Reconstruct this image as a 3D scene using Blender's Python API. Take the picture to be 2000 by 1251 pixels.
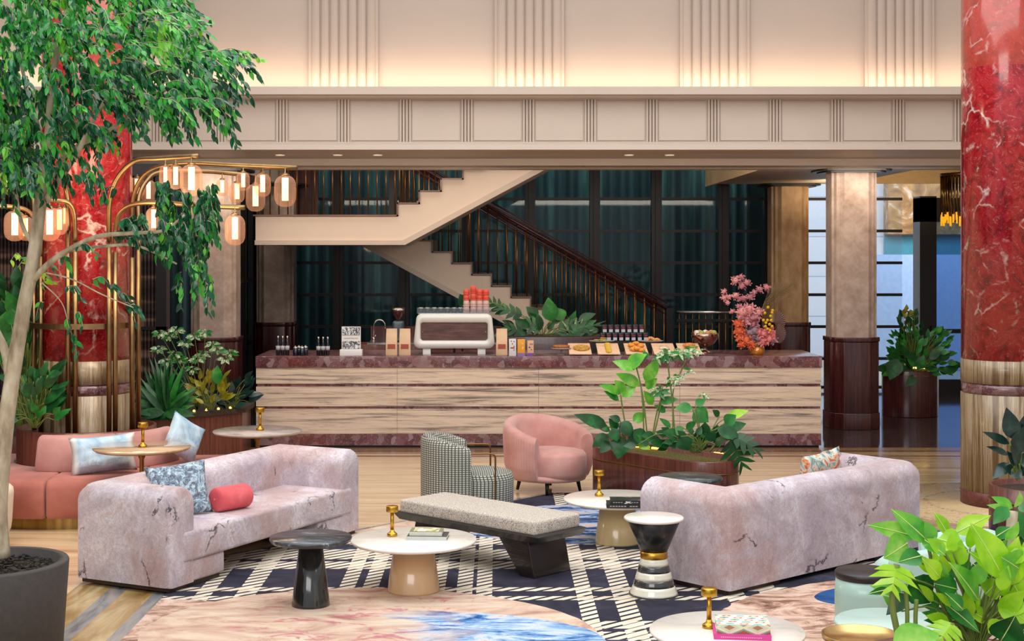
import bpy, bmesh, math, random
from mathutils import Vector, Matrix
for o in list(bpy.data.objects): bpy.data.objects.remove(o)
sc = bpy.context.scene
COL = sc.collection
PI = math.pi
# ------------------------------------------------------------ camera, light, exposure
H, F, PX, YH = 2.35, 2850.0, 970.0, 492.0      # eye height, focal length in pixels, principal column, horizon row
cam = bpy.data.cameras.new('camera'); cam_o = bpy.data.objects.new('camera', cam); COL.objects.link(cam_o)
cam_o.location = (0, 0, H); cam_o.rotation_euler = (PI/2, 0, 0)
cam.sensor_width = 36; cam.lens = 36*F/2000
cam.shift_x = (1000-PX)/2000; cam.shift_y = -(625.5-YH)/2000
cam.clip_end = 200
sc.camera = cam_o
sc.view_settings.view_transform = 'Standard'; sc.view_settings.look = 'None'
sc.view_settings.gamma = 1; sc.view_settings.use_curve_mapping = False
sc.view_settings.exposure = 0.28
w = bpy.data.worlds.new('world'); sc.world = w; w.use_nodes = True
wn = w.node_tree.nodes['Background']; wn.inputs[0].default_value = (0.93, 0.96, 1.0, 1); wn.inputs[1].default_value = 0.62
def area(name, loc, rot, sx, sy, e, col=(1, 1, 1)):
    l = bpy.data.lights.new(name, 'AREA'); l.shape = 'RECTANGLE'; l.size = sx; l.size_y = sy; l.energy = e; l.color = col
    o = bpy.data.objects.new(name, l); COL.objects.link(o); o.location = loc; o.rotation_euler = rot; return o
area('skylight', (0.5, 9.0, 9.0), (math.radians(8), 0, 0), 12, 9, 850, (1, .985, .97))
area('daylight_front', (-3.0, -1.5, 6.5), (math.radians(58), 0, math.radians(-14)), 7, 4, 380, (1, .97, .95))
area('cove_light', (0.48, 16.72, 4.235), (math.radians(152), 0, 0), 17, .08, 85, (1, .74, .52))
area('bar_light', (0.5, 17.6, 3.52), (math.radians(20), 0, 0), 11, .8, 72, (1, .9, .8))
area('back_light', (0.5, 19.0, 3.43), (math.radians(25), 0, 0), 11, .4, 130, (1, .84, .68))
area('coffer_light', (6.2, 22.5, 3.2), (math.radians(155), 0, 0), 2.5, 1, 30, (1, .75, .45))
area('stair_light', (-.5, 19.9, 6.5), (math.radians(14), 0, 0), 8, 2, 230, (1, .9, .8))
area('curtain_fill', (-.5, 25.6, 6.3), (math.radians(35), 0, 0), 11, .5, 700, (.8, .93, .95))  # unseen area light added to lift the curtain behind the dark glass

# ------------------------------------------------------------ helpers
def PZ(px, py, z=0.0):
    d = (H-z)*F/(py-YH); return Vector(((px-PX)*d/F, d, z))
def PD(px, py, d):
    return Vector(((px-PX)*d/F, d, H-(py-YH)*d/F))
def lin(h):
    h = h.lstrip('#'); r = []
    for i in (0, 2, 4):
        c = int(h[i:i+2], 16)/255
        r.append(c/12.92 if c <= .04045 else ((c+.055)/1.055)**2.4)
    return (*r, 1)
class NT:
    def __init__(s, name, rough=.5, metal=0, coat=0, spec=.5):
        s.m = bpy.data.materials.new(name); s.m.use_nodes = True; s.t = s.m.node_tree; s.N = s.t.nodes; s.L = s.t.links
        s.b = s.N['Principled BSDF']; s.b.inputs['Roughness'].default_value = rough; s.b.inputs['Metallic'].default_value = metal
        s.b.inputs['Coat Weight'].default_value = coat; s.b.inputs['Coat Roughness'].default_value = .06
        s.b.inputs['Specular IOR Level'].default_value = spec
        s.tc = s.N.new('ShaderNodeTexCoord'); s.co = s.tc.outputs['Object']
    def lk(s, a, b):
        if hasattr(a, 'is_output') or hasattr(a, 'links'): s.L.new(a, b)
        else: b.default_value = a
    def map(s, scale=(1, 1, 1), rot=(0, 0, 0), loc=(0, 0, 0), co=None):
        n = s.N.new('ShaderNodeMapping'); s.L.new(co or s.co, n.inputs[0])
        n.inputs['Scale'].default_value = scale; n.inputs['Rotation'].default_value = rot; n.inputs['Location'].default_value = loc
        return n.outputs[0]
    def noise(s, scale=5, detail=4, rough=.5, dist=0, co=None, out='Fac'):
        n = s.N.new('ShaderNodeTexNoise'); s.L.new(co or s.co, n.inputs['Vector'])
        n.inputs['Scale'].default_value = scale; n.inputs['Detail'].default_value = detail
        n.inputs['Roughness'].default_value = rough; n.inputs['Distortion'].default_value = dist
        return n.outputs[out]
    def vor(s, scale=5, feature='F1', co=None, out='Distance', rand=1):
        n = s.N.new('ShaderNodeTexVoronoi'); n.feature = feature; s.L.new(co or s.co, n.inputs['Vector'])
        n.inputs['Scale'].default_value = scale; n.inputs['Randomness'].default_value = rand
        return n.outputs[out]
    def ramp(s, fac, stops, const=False):
        n = s.N.new('ShaderNodeValToRGB'); s.L.new(fac, n.inputs[0]); e = n.color_ramp.elements
        if const: n.color_ramp.interpolation = 'CONSTANT'
        while len(e) > 1: e.remove(e[-1])
        for i, (p, c) in enumerate(stops):
            q = e[0] if i == 0 else e.new(p)
            q.position = p; q.color = lin(c) if isinstance(c, str) else (c, c, c, 1)
        return n.outputs[0]
    def mix(s, f, a, b, mode='MIX'):
        n = s.N.new('ShaderNodeMix'); n.data_type = 'RGBA'; n.blend_type = mode
        s.lk(f, n.inputs[0])
        for v, i in ((a, 6), (b, 7)):
            s.lk(lin(v) if isinstance(v, str) else v, n.inputs[i])
        return n.outputs[2]
    def math(s, op, a, b=0.0, c=None):
        n = s.N.new('ShaderNodeMath'); n.operation = op; s.lk(a, n.inputs[0]); s.lk(b, n.inputs[1])
        if c is not None: s.lk(c, n.inputs[2])
        return n.outputs[0]
    def xyz(s, co=None):
        n = s.N.new('ShaderNodeSeparateXYZ'); s.L.new(co or s.co, n.inputs[0]); return n.outputs
    def col(s, c): s.lk(lin(c) if isinstance(c, str) else c, s.b.inputs['Base Color']); return s
    def bump(s, h, strength=.3, dist=.01):
        n = s.N.new('ShaderNodeBump'); n.inputs['Strength'].default_value = strength; n.inputs['Distance'].default_value = dist
        s.L.new(h, n.inputs['Height']); s.L.new(n.outputs[0], s.b.inputs['Normal']); return s
def M(name, c, rough=.5, metal=0, coat=0, var=.06, scale=12, spec=.5, emit=0, bump=0):
    n = NT(name, rough, metal, coat, spec); f = n.noise(scale, 3)
    v = n.ramp(f, [(.3, 1-var*2), (.7, 1.0)])
    n.col(n.mix(1.0, c, v, 'MULTIPLY'))
    if emit:
        n.b.inputs['Emission Color'].default_value = lin(c); n.b.inputs['Emission Strength'].default_value = emit
    if bump: n.bump(n.noise(scale*12, 2), bump, .004)
    return n.m
def NM(name, stops, scale=5, stretch=(1, 1, 1), rough=.4, detail=6, dist=0, nr=.55, metal=0, coat=0, bump=0, spec=.5):
    n = NT(name, rough, metal, coat, spec); f = n.noise(scale, detail, nr, dist, n.map(stretch)); n.col(n.ramp(f, stops))
    if bump: n.bump(f, bump)
    return n.m
class MB:
    def __init__(s): s.v = []; s.f = []; s.mi = []; s.sm = []
    def add(s, vs, fs, mi=0, sm=False):
        o = len(s.v); s.v += [tuple(v) for v in vs]
        for f in fs: s.f.append([i+o for i in f]); s.mi.append(mi); s.sm.append(sm)
        return s
    def box(s, x0, x1, y0, y1, z0, z1, mi=0, mat=None):
        vs = [Vector((x, y, z)) for z in (z0, z1) for y in (y0, y1) for x in (x0, x1)]
        if mat: vs = [mat @ v for v in vs]
        return s.add(vs, [(0, 2, 3, 1), (4, 5, 7, 6), (0, 1, 5, 4), (1, 3, 7, 5), (3, 2, 6, 7), (2, 0, 4, 6)], mi)
    def prism(s, poly, z0, z1, mi=0, sm=False, tf=None):
        n = len(poly); vs = [Vector((p[0], p[1], z0)) for p in poly]+[Vector((p[0], p[1], z1)) for p in poly]
        if tf: vs = [tf @ v for v in vs]
        o = len(s.v); s.add(vs, [], mi)
        for i in range(n): s.f.append([o+i, o+(i+1) % n, o+n+(i+1) % n, o+n+i]); s.mi.append(mi); s.sm.append(sm)
        s.f.append([o+i for i in range(n)][::-1]); s.mi.append(mi); s.sm.append(False)
        s.f.append([o+n+i for i in range(n)]); s.mi.append(mi); s.sm.append(False)
        return s
    def extx(s, prof, x0, x1, mi=0, sm=False, closed=True):      # profile of (y, z) swept along x
        n = len(prof); vs = [(x0, y, z) for y, z in prof]+[(x1, y, z) for y, z in prof]
        fs = [(i, (i+1) % n, n+(i+1) % n, n+i) for i in range(n if closed else n-1)]
        s.add(vs, fs, mi, sm)
        if closed: o = len(s.v)-2*n; s.f += [[o+i for i in range(n)], [o+n+i for i in range(n)][::-1]]; s.mi += [mi]*2; s.sm += [False]*2
        return s
    def exty(s, prof, y0, y1, mi=0):                              # outline of (x, z) swept along y
        n = len(prof); vs = [(x, y0, z) for x, z in prof]+[(x, y1, z) for x, z in prof]
        fs = [(i, (i+1) % n, n+(i+1) % n, n+i) for i in range(n)]+[tuple(range(n)), tuple(range(2*n-1, n-1, -1))]
        return s.add(vs, fs, mi)
    def loft(s, secs, mi=0, sm=True, closed=True, caps=True):
        n = len(secs[0]); o = len(s.v)
        for q in secs: s.v += [tuple(p) for p in q]
        for k in range(len(secs)-1):
            for i in range(n if closed else n-1):
                a = o+k*n+i; b = o+k*n+(i+1) % n
                s.f.append([a, b, b+n, a+n]); s.mi.append(mi); s.sm.append(sm)
        if caps and closed:
            s.f.append([o+i for i in range(n)][::-1]); s.f.append([o+(len(secs)-1)*n+i for i in range(n)]); s.mi += [mi]*2; s.sm += [sm]*2
        return s
    def lathe(s, prof, c=(0, 0, 0), n=32, mi=0, sm=True, sx=1, sy=1):
        secs = [[(c[0]+r*math.cos(2*PI*k/n)*sx, c[1]+r*math.sin(2*PI*k/n)*sy, c[2]+z) for k in range(n)] for r, z in prof]
        return s.loft(secs, mi, sm)
    def tube(s, pts, r, n=8, mi=0, sm=True):
        pts = [Vector(p) for p in pts]; secs = []; prev = None
        for i, p in enumerate(pts):
            t = (pts[min(i+1, len(pts)-1)]-pts[max(i-1, 0)])
            if t.length < 1e-9: t = Vector((0, 0, 1))
            t.normalize()
            if prev is None: a = Vector((0, 0, 1)) if abs(t.z) < .9 else Vector((1, 0, 0)); u = t.cross(a).normalized()
            else:
                u = prev-t*prev.dot(t)
                u = u.normalized() if u.length > 1e-6 else t.orthogonal().normalized()
            prev = u; v = t.cross(u); rr = r[i] if isinstance(r, (list, tuple)) else r
            secs.append([p+(u*math.cos(2*PI*k/n)+v*math.sin(2*PI*k/n))*rr for k in range(n)])
        return s.loft(secs, mi, sm)
    def ball(s, c, r, nu=12, nv=8, mi=0, jit=0, rnd=None):
        rx, ry, rz = r if isinstance(r, (tuple, list)) else (r, r, r)
        secs = []
        for j in range(nv+1):
            ph = PI*(j+.001 if j == 0 else (j-.001 if j == nv else j))/nv
            row = []
            for k in range(nu):
                q = 1+(rnd.uniform(-jit, jit) if jit else 0)
                row.append((c[0]+rx*q*math.sin(ph)*math.cos(2*PI*k/nu), c[1]+ry*q*math.sin(ph)*math.sin(2*PI*k/nu), c[2]-rz*q*math.cos(ph)))
            secs.append(row)
        return s.loft(secs, mi, True)
    def leaf(s, base, tip, width, nref=(0, -.6, .8), fold=.2, curl=.1, n=5, lobes=0, mi=0, pw=.75):
        base = Vector(base); tip = Vector(tip); ax = tip-base; L = ax.length
        if L < 1e-6: return s
        a = ax/L; side = a.cross(Vector(nref))
        if side.length < 1e-4: side = a.orthogonal()
        side.normalize(); nr = side.cross(a)
        def cen(t): return base+a*L*t-nr*(curl*L*(t*t-t*.0)) + nr*(curl*L*t*.6)
        def wd(t): return width*.5*math.sin(PI*min(1, max(0, t))**pw)
        if not lobes:
            vs = [base]
            for i in range(1, n):
                t = i/n; c = cen(t); w_ = wd(t)
                vs += [c+side*w_+nr*fold*w_, c, c-side*w_+nr*fold*w_]
            vs.append(cen(1)); fs = [(0, 1, 2), (0, 2, 3)]
            for i in range(n-2):
                b = 1+i*3; fs += [(b, b+3, b+4, b+1), (b+1, b+4, b+5, b+2)]
            b = 1+(n-2)*3; e = len(vs)-1; fs += [(b, e, b+1), (b+1, e, b+2)]
            return s.add(vs, fs, mi, True)
        for sg in (1, -1):
            for i in range(lobes):
                t0 = i/lobes; t1 = (i+1)/lobes; tm = (t0+t1)/2
                c0 = cen(t0*.97); c1 = cen(t1*.97); w_ = wd(.12+tm*.8)
                f_ = .10 + .12*tm
                o0 = cen(t0+f_)+side*sg*w_*.62; o1 = cen(t1*.98+f_*.9)+side*sg*w_*.62
                tipp = cen(tm+f_*1.7)+side*sg*w_-nr*.25*w_
                s.add([c0, c1, o1, tipp, o0], [(0, 1, 2, 3, 4)], mi, True)
        return s
    def build(s, name, mats, parent=None, loc=None, bevel=0, seg=3, fix=True, rot=None, sub=0, angle=35):
        me = bpy.data.meshes.new(name); me.from_pydata(s.v, [], s.f)
        if not isinstance(mats, (list, tuple)): mats = [mats]
        for m in mats: me.materials.append(m)
        me.polygons.foreach_set('material_index', s.mi); me.polygons.foreach_set('use_smooth', s.sm)
        if fix:
            bm = bmesh.new(); bm.from_mesh(me); bmesh.ops.recalc_face_normals(bm, faces=bm.faces); bm.to_mesh(me); bm.free()
        me.update()
        o = bpy.data.objects.new(name, me); COL.objects.link(o)
        if parent: o.parent = parent
        if loc is not None: o.location = loc
        if rot is not None: o.rotation_euler = rot
        if bevel:
            b = o.modifiers.new('bevel', 'BEVEL'); b.width = bevel; b.segments = seg; b.limit_method = 'ANGLE'; b.angle_limit = math.radians(angle)
            if hasattr(b, 'harden_normals'): b.harden_normals = False
            for p in me.polygons: p.use_smooth = True
        if sub:
            b = o.modifiers.new('sub', 'SUBSURF'); b.levels = sub; b.render_levels = sub
        return o
def tag(o, label, cat, group=None, kind=None):
    o['label'] = label; o['category'] = cat
    if group: o['group'] = group
    if kind: o['kind'] = kind
    return o
def thing(name, label, cat, loc=(0, 0, 0), rz=0, group=None):
    o = bpy.data.objects.new(name, None); COL.objects.link(o); o.empty_display_size = .1
    o.location = loc; o.rotation_euler = (0, 0, rz); tag(o, label, cat, group); return o
def struct(o, label, cat='wall'):
    o['kind'] = 'structure'; o['label'] = label; o['category'] = cat; return o
def kids(o): return [c for c in bpy.data.objects if c.parent == o]
def dup(root, loc, rz=0, label=None):
    ks = kids(root); r = root.copy(); COL.objects.link(r); r.location = loc; r.rotation_euler = (0, 0, rz)
    if label: r['label'] = label
    for ch in ks:
        gs = kids(ch); c = ch.copy(); COL.objects.link(c); c.parent = r
        for g in gs: e = g.copy(); COL.objects.link(e); e.parent = c
    return r
ORD = ['leftmost', 'second from the left', 'third from the left', 'fourth from the left', 'fifth from the left', 'sixth from the left', 'seventh from the left', 'rightmost']
def bez(pts, n=8):      # Catmull-Rom through points
    P = [Vector(p) for p in pts]; P = [P[0]*2-P[1]]+P+[P[-1]*2-P[-2]]; out = []
    for i in range(1, len(P)-2):
        for k in range(n):
            t = k/n; a, b, c, d = P[i-1:i+3]
            out.append(.5*((2*b)+(c-a)*t+(2*a-5*b+4*c-d)*t*t+(3*b-a-3*c+d)*t**3))
    out.append(P[-2]); return out
def arc(cx, cy, r, a0, a1, n=24):
    return [(cx+r*math.cos(a0+(a1-a0)*i/n), cy+r*math.sin(a0+(a1-a0)*i/n)) for i in range(n+1)]

# ------------------------------------------------------------ materials
cream = M('cream_plaster', '#d6c3b2', .6, var=.02, scale=2)
cream_w = M('cream_wall_plaster', '#a39387', .6, var=.02, scale=2)
cream2 = M('cream_paint', '#c0afa0', .5, var=.02, scale=3)
darkm = M('black_bronze_frame', '#191517', .35, .3)
brass = M('brass', '#a87c3c', .3, 1, var=.03)
gold = M('polished_gold_brass', '#c99a3c', .33, 1, var=.03)
bronze = M('brushed_bronze', '#8a6238', .32, .9, var=.08)
steel = M('steel', '#b9b4b0', .2, 1)
blackm = M('black_satin', '#15140f', .4)
white = M('white_enamel', '#e6e2dc', .3, coat=.3, var=.02)
soil = NM('soil', [(.3, '#15100c'), (.7, '#4a3a28')], 60, rough=.9, bump=.6)
moss = NM('moss', [(.3, '#2c2a0c'), (.55, '#5a5218'), (.7, '#8f8028')], 70, rough=.9, bump=.9)
n = NT('red_marble', .16, coat=.3)
a = n.noise(3.4, 9, .72, 2.6); b = n.vor(4.2, 'DISTANCE_TO_EDGE', n.mix(.22, n.co, n.noise(3, 4, .6, 0, out='Color')))
c1 = n.ramp(a, [(.30, '#3d0f12'), (.40, '#7a1219'), (.5, '#a51c26'), (.58, '#b42e30'), (.64, '#8f1d26'), (.72, '#b8726a')])
v1 = n.ramp(b, [(.0, 1.0), (.045, 0.0)]); v2 = n.ramp(n.noise(3.2, 6, .6, 1), [(.5, 0.0), (.6, 1.0)])
v3 = n.ramp(n.noise(7, 12, .85, 4.5), [(.55, 0.0), (.66, .8)])
k = n.mix(n.math('MULTIPLY', v1, v2), c1, '#e0c4bb'); k = n.mix(v3, k, '#d9aaa6')
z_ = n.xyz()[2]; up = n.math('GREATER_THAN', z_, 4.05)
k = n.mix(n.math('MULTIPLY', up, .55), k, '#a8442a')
n.col(k); red_marble = n.m
n = NT('striped_travertine', .3, coat=.15)
a = n.noise(3.0, 10, .75, .3, n.map((4.5, 4.5, .10))); k = n.ramp(a, [(.36, '#5a4632'), (.44, '#7d6242'), (.49, '#a8997f'), (.53, '#806139'), (.58, '#b3a78f'), (.66, '#6b5234')])
n.col(k); trav_v = n.m
n = NT('travertine_panel', .35, coat=.1)
a = n.noise(2.6, 12, .74, .6, n.map((.3, 1, 6.5))); k = n.ramp(a, [(.35, '#776d66'), (.41, '#a08b7c'), (.47, '#cbb39c'), (.56, '#dcc5ae'), (.7, '#c9ad92')])
f2 = n.ramp(n.noise(1.8, 10, .75, 1.0, n.map((.3, 1, 8), loc=(3, 0, 5))), [(.53, 0.0), (.64, .85)])
n.col(n.mix(f2, k, '#55504e')); trav_h = n.m
n = NT('breccia_marble', .22, coat=.3)
a = n.vor(13, 'F1', n.mix(.12, n.co, n.noise(6, 4, .6, out='Color')), 'Color'); s_ = n.xyz(a)[0]
k = n.ramp(s_, [(.0, '#4f2c2f'), (.3, '#6e4045'), (.5, '#7c5a5e'), (.7, '#8d7577'), (.85, '#5c3135')])
k = n.mix(n.ramp(n.noise(25, 8, .8, 2), [(.52, 0.0), (.68, .7)]), k, '#b59c98')
n.col(n.mix(n.ramp(n.noise(1.1, 3), [(.5, 0.0), (.65, .45)]), k, '#7a3626')); breccia = n.m
def wood(name, lo, mid, hi, rough=.35, sx=(14, 14, .6), coat=.2):
    n = NT(name, rough, 0, coat); a = n.noise(3, 8, .65, .4, n.map(sx)); n.col(n.ramp(a, [(.3, lo), (.5, mid), (.7, hi)])); return n.m
wood_dark = wood('dark_mahogany', '#2a100d', '#40191a', '#552722', .25)
wood_red = wood('ribbed_walnut', '#3c1c14', '#643227', '#7a4230', .35)
wood_tread = wood('walnut_tread', '#4a2f22', '#6d4936', '#8a6248', .4, (.6, 10, 10))
stone_col = NM('mottled_limestone', [(.3, '#8f7968'), (.5, '#ad978a'), (.7, '#c4b2a5')], 4, rough=.45, detail=9, nr=.7)
gold_stone = NM('warm_limestone', [(.3, '#8b6a45'), (.5, '#b08e66'), (.7, '#c7a883')], 5, (1, 1, .6), rough=.4, detail=8)
white_marble = NM('white_marble', [(.3, '#d9d0c2'), (.5, '#efe8dc'), (.75, '#e6ddd0')], 4, rough=.25, detail=9, nr=.7, dist=1, coat=.2)
trav_top = NM('travertine_top', [(.3, '#9c7c5c'), (.5, '#c2a383'), (.7, '#d2b898')], 2, (1, 9, 1), rough=.12, detail=7, coat=.4)
grey_top = NM('grey_stone_top', [(.3, '#8c7f78'), (.5, '#b0a39c'), (.7, '#c8bcb4')], 5, rough=.2, detail=8, coat=.3)
n = NT('black_marble', .3, coat=.12)
a = n.noise(3.2, 10, .75, 1.6, n.map((1, 2.4, 1))); n.col(n.ramp(a, [(.35, '#1c1f22'), (.5, '#33383c'), (.58, '#555b5f'), (.62, '#a7adae'), (.66, '#3a3f42')])); black_marble = n.m
leg_cream = M('glazed_sand_cone', '#d2ac80', .22, coat=.6, var=.06, scale=6)
leg_cream2 = M('glazed_straw_cone', '#d3bb8b', .22, coat=.6, var=.06, scale=6)
leg_black = NM('black_lacquer_cone', [(.4, '#191817'), (.6, '#2a2926'), (.75, '#4a463f')], 4, (6, 6, .4), rough=.15, coat=.6)
def leafm(name, stops, rough=.32, tr=.15, scale=7):
    n = NT(name, rough, 0, .05); a = n.noise(scale, 3, .6); n.col(n.ramp(a, stops))
    n.b.inputs['Transmission Weight'].default_value = 0
    t = n.N.new('ShaderNodeBsdfTranslucent'); n.lk(n.ramp(a, stops), t.inputs[0]); mx = n.N.new('ShaderNodeMixShader'); mx.inputs[0].default_value = tr
    n.L.new(n.b.outputs[0], mx.inputs[1]); n.L.new(t.outputs[0], mx.inputs[2]); n.L.new(mx.outputs[0], n.N['Material Output'].inputs[0]); return n.m
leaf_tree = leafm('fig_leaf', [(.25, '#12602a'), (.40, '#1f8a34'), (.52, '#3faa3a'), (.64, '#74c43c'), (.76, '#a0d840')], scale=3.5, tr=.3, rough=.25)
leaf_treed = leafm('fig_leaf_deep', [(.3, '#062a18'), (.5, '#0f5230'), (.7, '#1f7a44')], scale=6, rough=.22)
leaf_dark = leafm('deep_green_leaf', [(.3, '#0a3314'), (.55, '#175624'), (.75, '#2f8238')], rough=.38)
leaf_mid = leafm('mid_green_leaf', [(.3, '#145a1c'), (.55, '#2c8530'), (.75, '#58a83c')], rough=.38)
leaf_lime = leafm('lime_leaf', [(.25, '#78bd20'), (.5, '#a6e02a'), (.75, '#cdf54a')], tr=.35, rough=.25)
leaf_bright = leafm('fresh_green_leaf', [(.25, '#3c9a38'), (.5, '#72c23c'), (.75, '#b4e270')], tr=.3, rough=.22)
leaf_blue = leafm('rubber_leaf', [(.3, '#13241f'), (.55, '#22403a'), (.75, '#3a5f55')], rough=.2)
leaf_var = leafm('variegated_leaf', [(.3, '#3d6a33'), (.5, '#8aa468'), (.62, '#e0e6c8')], scale=60)
leaf_gold = leafm('golden_leaf', [(.3, '#5d5a14'), (.55, '#9a9426'), (.75, '#c9c045')], scale=12)
stemm = M('green_stem', '#6b7d35', .5)
bark = NM('pale_bark', [(.3, '#7a6a52'), (.5, '#a99a80'), (.7, '#c9bda4')], 14, (1, 1, .4), rough=.8, detail=8, bump=.5)
# ------------------------------------------------------------ floor
n = NT('travertine_floor', .16, coat=.25)
a = n.noise(1.6, 9, .65, .5, n.map((.35, 4.5, 1))); k = n.ramp(a, [(.28, '#a5835f'), (.42, '#cfae87'), (.55, '#e0c39b'), (.72, '#e9d2b0')])
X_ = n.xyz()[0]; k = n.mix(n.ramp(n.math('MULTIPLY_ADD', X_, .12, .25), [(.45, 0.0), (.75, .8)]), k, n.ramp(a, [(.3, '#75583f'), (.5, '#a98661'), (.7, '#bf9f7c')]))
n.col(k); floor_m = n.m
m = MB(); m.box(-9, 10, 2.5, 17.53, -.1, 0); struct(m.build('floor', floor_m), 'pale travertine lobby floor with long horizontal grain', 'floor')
n = NT('dark_tile', .1, coat=.4); br = n.N.new('ShaderNodeTexBrick'); n.L.new(n.map((1, 1, 1), (0, 0, math.radians(45))), br.inputs[0])
br.inputs['Color1'].default_value = lin('#3a3330'); br.inputs['Color2'].default_value = lin('#332c2a'); br.inputs['Mortar'].default_value = lin('#6a615c')
br.inputs['Scale'].default_value = 1; br.inputs['Mortar Size'].default_value = .006; br.inputs['Brick Width'].default_value = .9; br.inputs['Row Height'].default_value = .9; br.offset = 0
n.col(br.outputs[0]); tile_m = n.m
m = MB(); m.box(-9, 10, 17.53, 24.9, -.1, 0); struct(m.build('floor', tile_m), 'dark polished diagonal tile floor behind the counter', 'floor')
m = MB(); m.box(2, 14, 24.95, 40, -.1, -.01); struct(m.build('floor', M('street_paving', '#b9b4a6', .7)), 'pale paving outside the windows', 'floor')
for i, (y0, y1, c) in enumerate([(17.25, 17.53, '#8a6748'), (17.18, 17.25, '#2f2622'), (17.0, 17.18, '#a17f5c'), (16.78, 16.84, '#6a4c38')]):
    m = MB(); m.box(-9, 9.5, y0, y1, 0, .003)
    struct(m.build('trim_%d' % (i+1), NM('floor_band_%d' % i, [(.3, c), (.7, c), (.8, '#b89874')], 2, (.4, 6, 1), rough=.2, coat=.2)), 'brown marble inlay band in the floor along the counter', 'floor band')
band_gold = NM('olive_onyx', [(.3, '#8a6a3a'), (.5, '#b08f57'), (.7, '#d4bd8d')], 2, (3, .6, 1), rough=.25, coat=.3, detail=8, dist=1)
band_grey = NM('grey_onyx', [(.3, '#5f6264'), (.5, '#8f9191'), (.7, '#b3a48f')], 2.5, (4, .7, 1), rough=.25, coat=.3, detail=8, dist=1)
for i, (x0, x1, mm, c) in enumerate([(-2.58, -2.27, band_gold, 'golden'), (-2.70, -2.58, band_grey, 'grey'), (-2.95, -2.70, band_gold, 'tan')]):
    m = MB(); m.box(x0, x1, 5, 10.9+(i == 0)*.0, 0, .003); struct(m.build('trim_%d' % (i+5), mm), c+' marble inlay band in the floor along the rug', 'floor band')
rug_poly = [(-2.26, 5.6), (-2.26, 11.0), (.55, 14.15), (1.7, 14.15), (3.6, 12.32), (4.6, 11.35), (4.6, 5.6)]
def offs(poly, d):
    out = []; n_ = len(poly)
    for i in range(n_):
        p0, p1, p2 = Vector(poly[i-1]), Vector(poly[i]), Vector(poly[(i+1) % n_])
        e0 = (p1-p0).normalized(); e1 = (p2-p1).normalized(); n0 = Vector((-e0.y, e0.x)); n1 = Vector((-e1.y, e1.x))
        b = (n0+n1).normalized(); out.append(tuple(p1+b*(d/max(.3, b.dot(n0)))))
    return out
m = MB(); m.prism(offs(rug_poly, .1), 0, .005); struct(m.build('trim_8', band_grey), 'grey stone line in the floor around the rug', 'floor band')
for r, c, zz in ((1.25, '#5d5148', .006), (1.17, '#a58860', .009), (.75, '#6b5642', .012), (.70, '#b79b70', .015)):
    m = MB(); m.lathe([(0, 0), (r, 0), (r, zz), (0, zz)], (4.754, 13.6, 0), 64)
    struct(m.build('trim_9', NM('ring_'+c[1:], [(.3, c), (.5, '#c7ab80'), (.7, c)], 3, (3, 3, 1), rough=.25, coat=.2, detail=8, dist=2)), 'round stone inlay around the foot of the right red column', 'floor band')
# ------------------------------------------------------------ rug
n = NT('rug', .95, spec=.1)
sx = n.xyz(); X, Y = sx[0], sx[1]
def bands(v, lo, hi, lst):
    f = n.math('DIVIDE', n.math('SUBTRACT', v, lo), hi-lo); st = [(0.0, 0.0)]
    for a_, b_ in lst: st += [((a_-lo)/(hi-lo), 1.0), ((b_-lo)/(hi-lo), 0.0)]
    return n.ramp(f, st, True)
V_ = bands(X, -2.3, 4.7, [(-2.07, -1.96), (-1.79, -1.655), (-1.107, -.989), (-.953, -.846), (-.74, -.62), (-.45, -.364), (-.30, -.189), (-.15, -.04), (.518, .64), (.786, .914), (1.55, 1.68), (1.8, 1.93), (2.6, 2.7), (2.9, 3.05), (3.7, 3.9)])
R_ = bands(Y, 5, 14.5, [(5.6, 5.8), (7.3, 7.5), (7.65, 7.8), (8.75, 8.95), (9.03, 9.2), (9.76, 9.88), (10.03, 10.15), (10.73, 10.98), (11.05, 11.43), (11.63, 11.9), (12.3, 12.5), (13.0, 13.2)])
zig = n.math('MULTIPLY', n.math('PINGPONG', n.math('MULTIPLY', X, 8.0), 1.0), .0)
ph = n.math('FRACT', n.math('DIVIDE', n.math('SUBTRACT', Y, n.math('MULTIPLY', X, .9)), .105))
st = n.math('GREATER_THAN', ph, .36)
cross = n.math('MULTIPLY', V_, R_)
any_ = n.math('MAXIMUM', V_, R_)
creamf = n.math('MAXIMUM', n.math('MULTIPLY', any_, st), n.math('MULTIPLY', cross, n.math('GREATER_THAN', ph, .12)))
navy = n.ramp(n.noise(3, 5, .6, 1), [(.3, '#292833'), (.6, '#3a3946'), (.8, '#50536a')])
base = n.mix(creamf, navy, n.ramp(n.noise(6, 4), [(.3, '#cdbfa8'), (.7, '#e6dccb')]))
def ell(cx, cy, rx, ry, rot, edge=.08, wob=.25):
    c_ = n.map((1/rx, 1/ry, 0), (0, 0, 0), (0, 0, 0), co=n.map((1, 1, 1), (0, 0, -rot), (0, 0, 0), co=n.map((1, 1, 0), loc=(-cx, -cy, 0))))
    ln = n.N.new('ShaderNodeVectorMath'); ln.operation = 'LENGTH'; n.L.new(c_, ln.inputs[0])
    d_ = n.math('ADD', ln.outputs['Value'], n.math('MULTIPLY', n.math('SUBTRACT', n.noise(2.2, 3), .5), wob))
    return n.math('LESS_THAN', d_, 1.0)
wash = n.ramp(n.noise(1.5, 10, .68, 1.5, n.map((1, 2.2, 1), (0, 0, .3))), [(.28, '#8d6a5c'), (.38, '#b08d7e'), (.46, '#c5a692'), (.56, '#d3bca6'), (.7, '#ddcdbb')])
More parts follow.
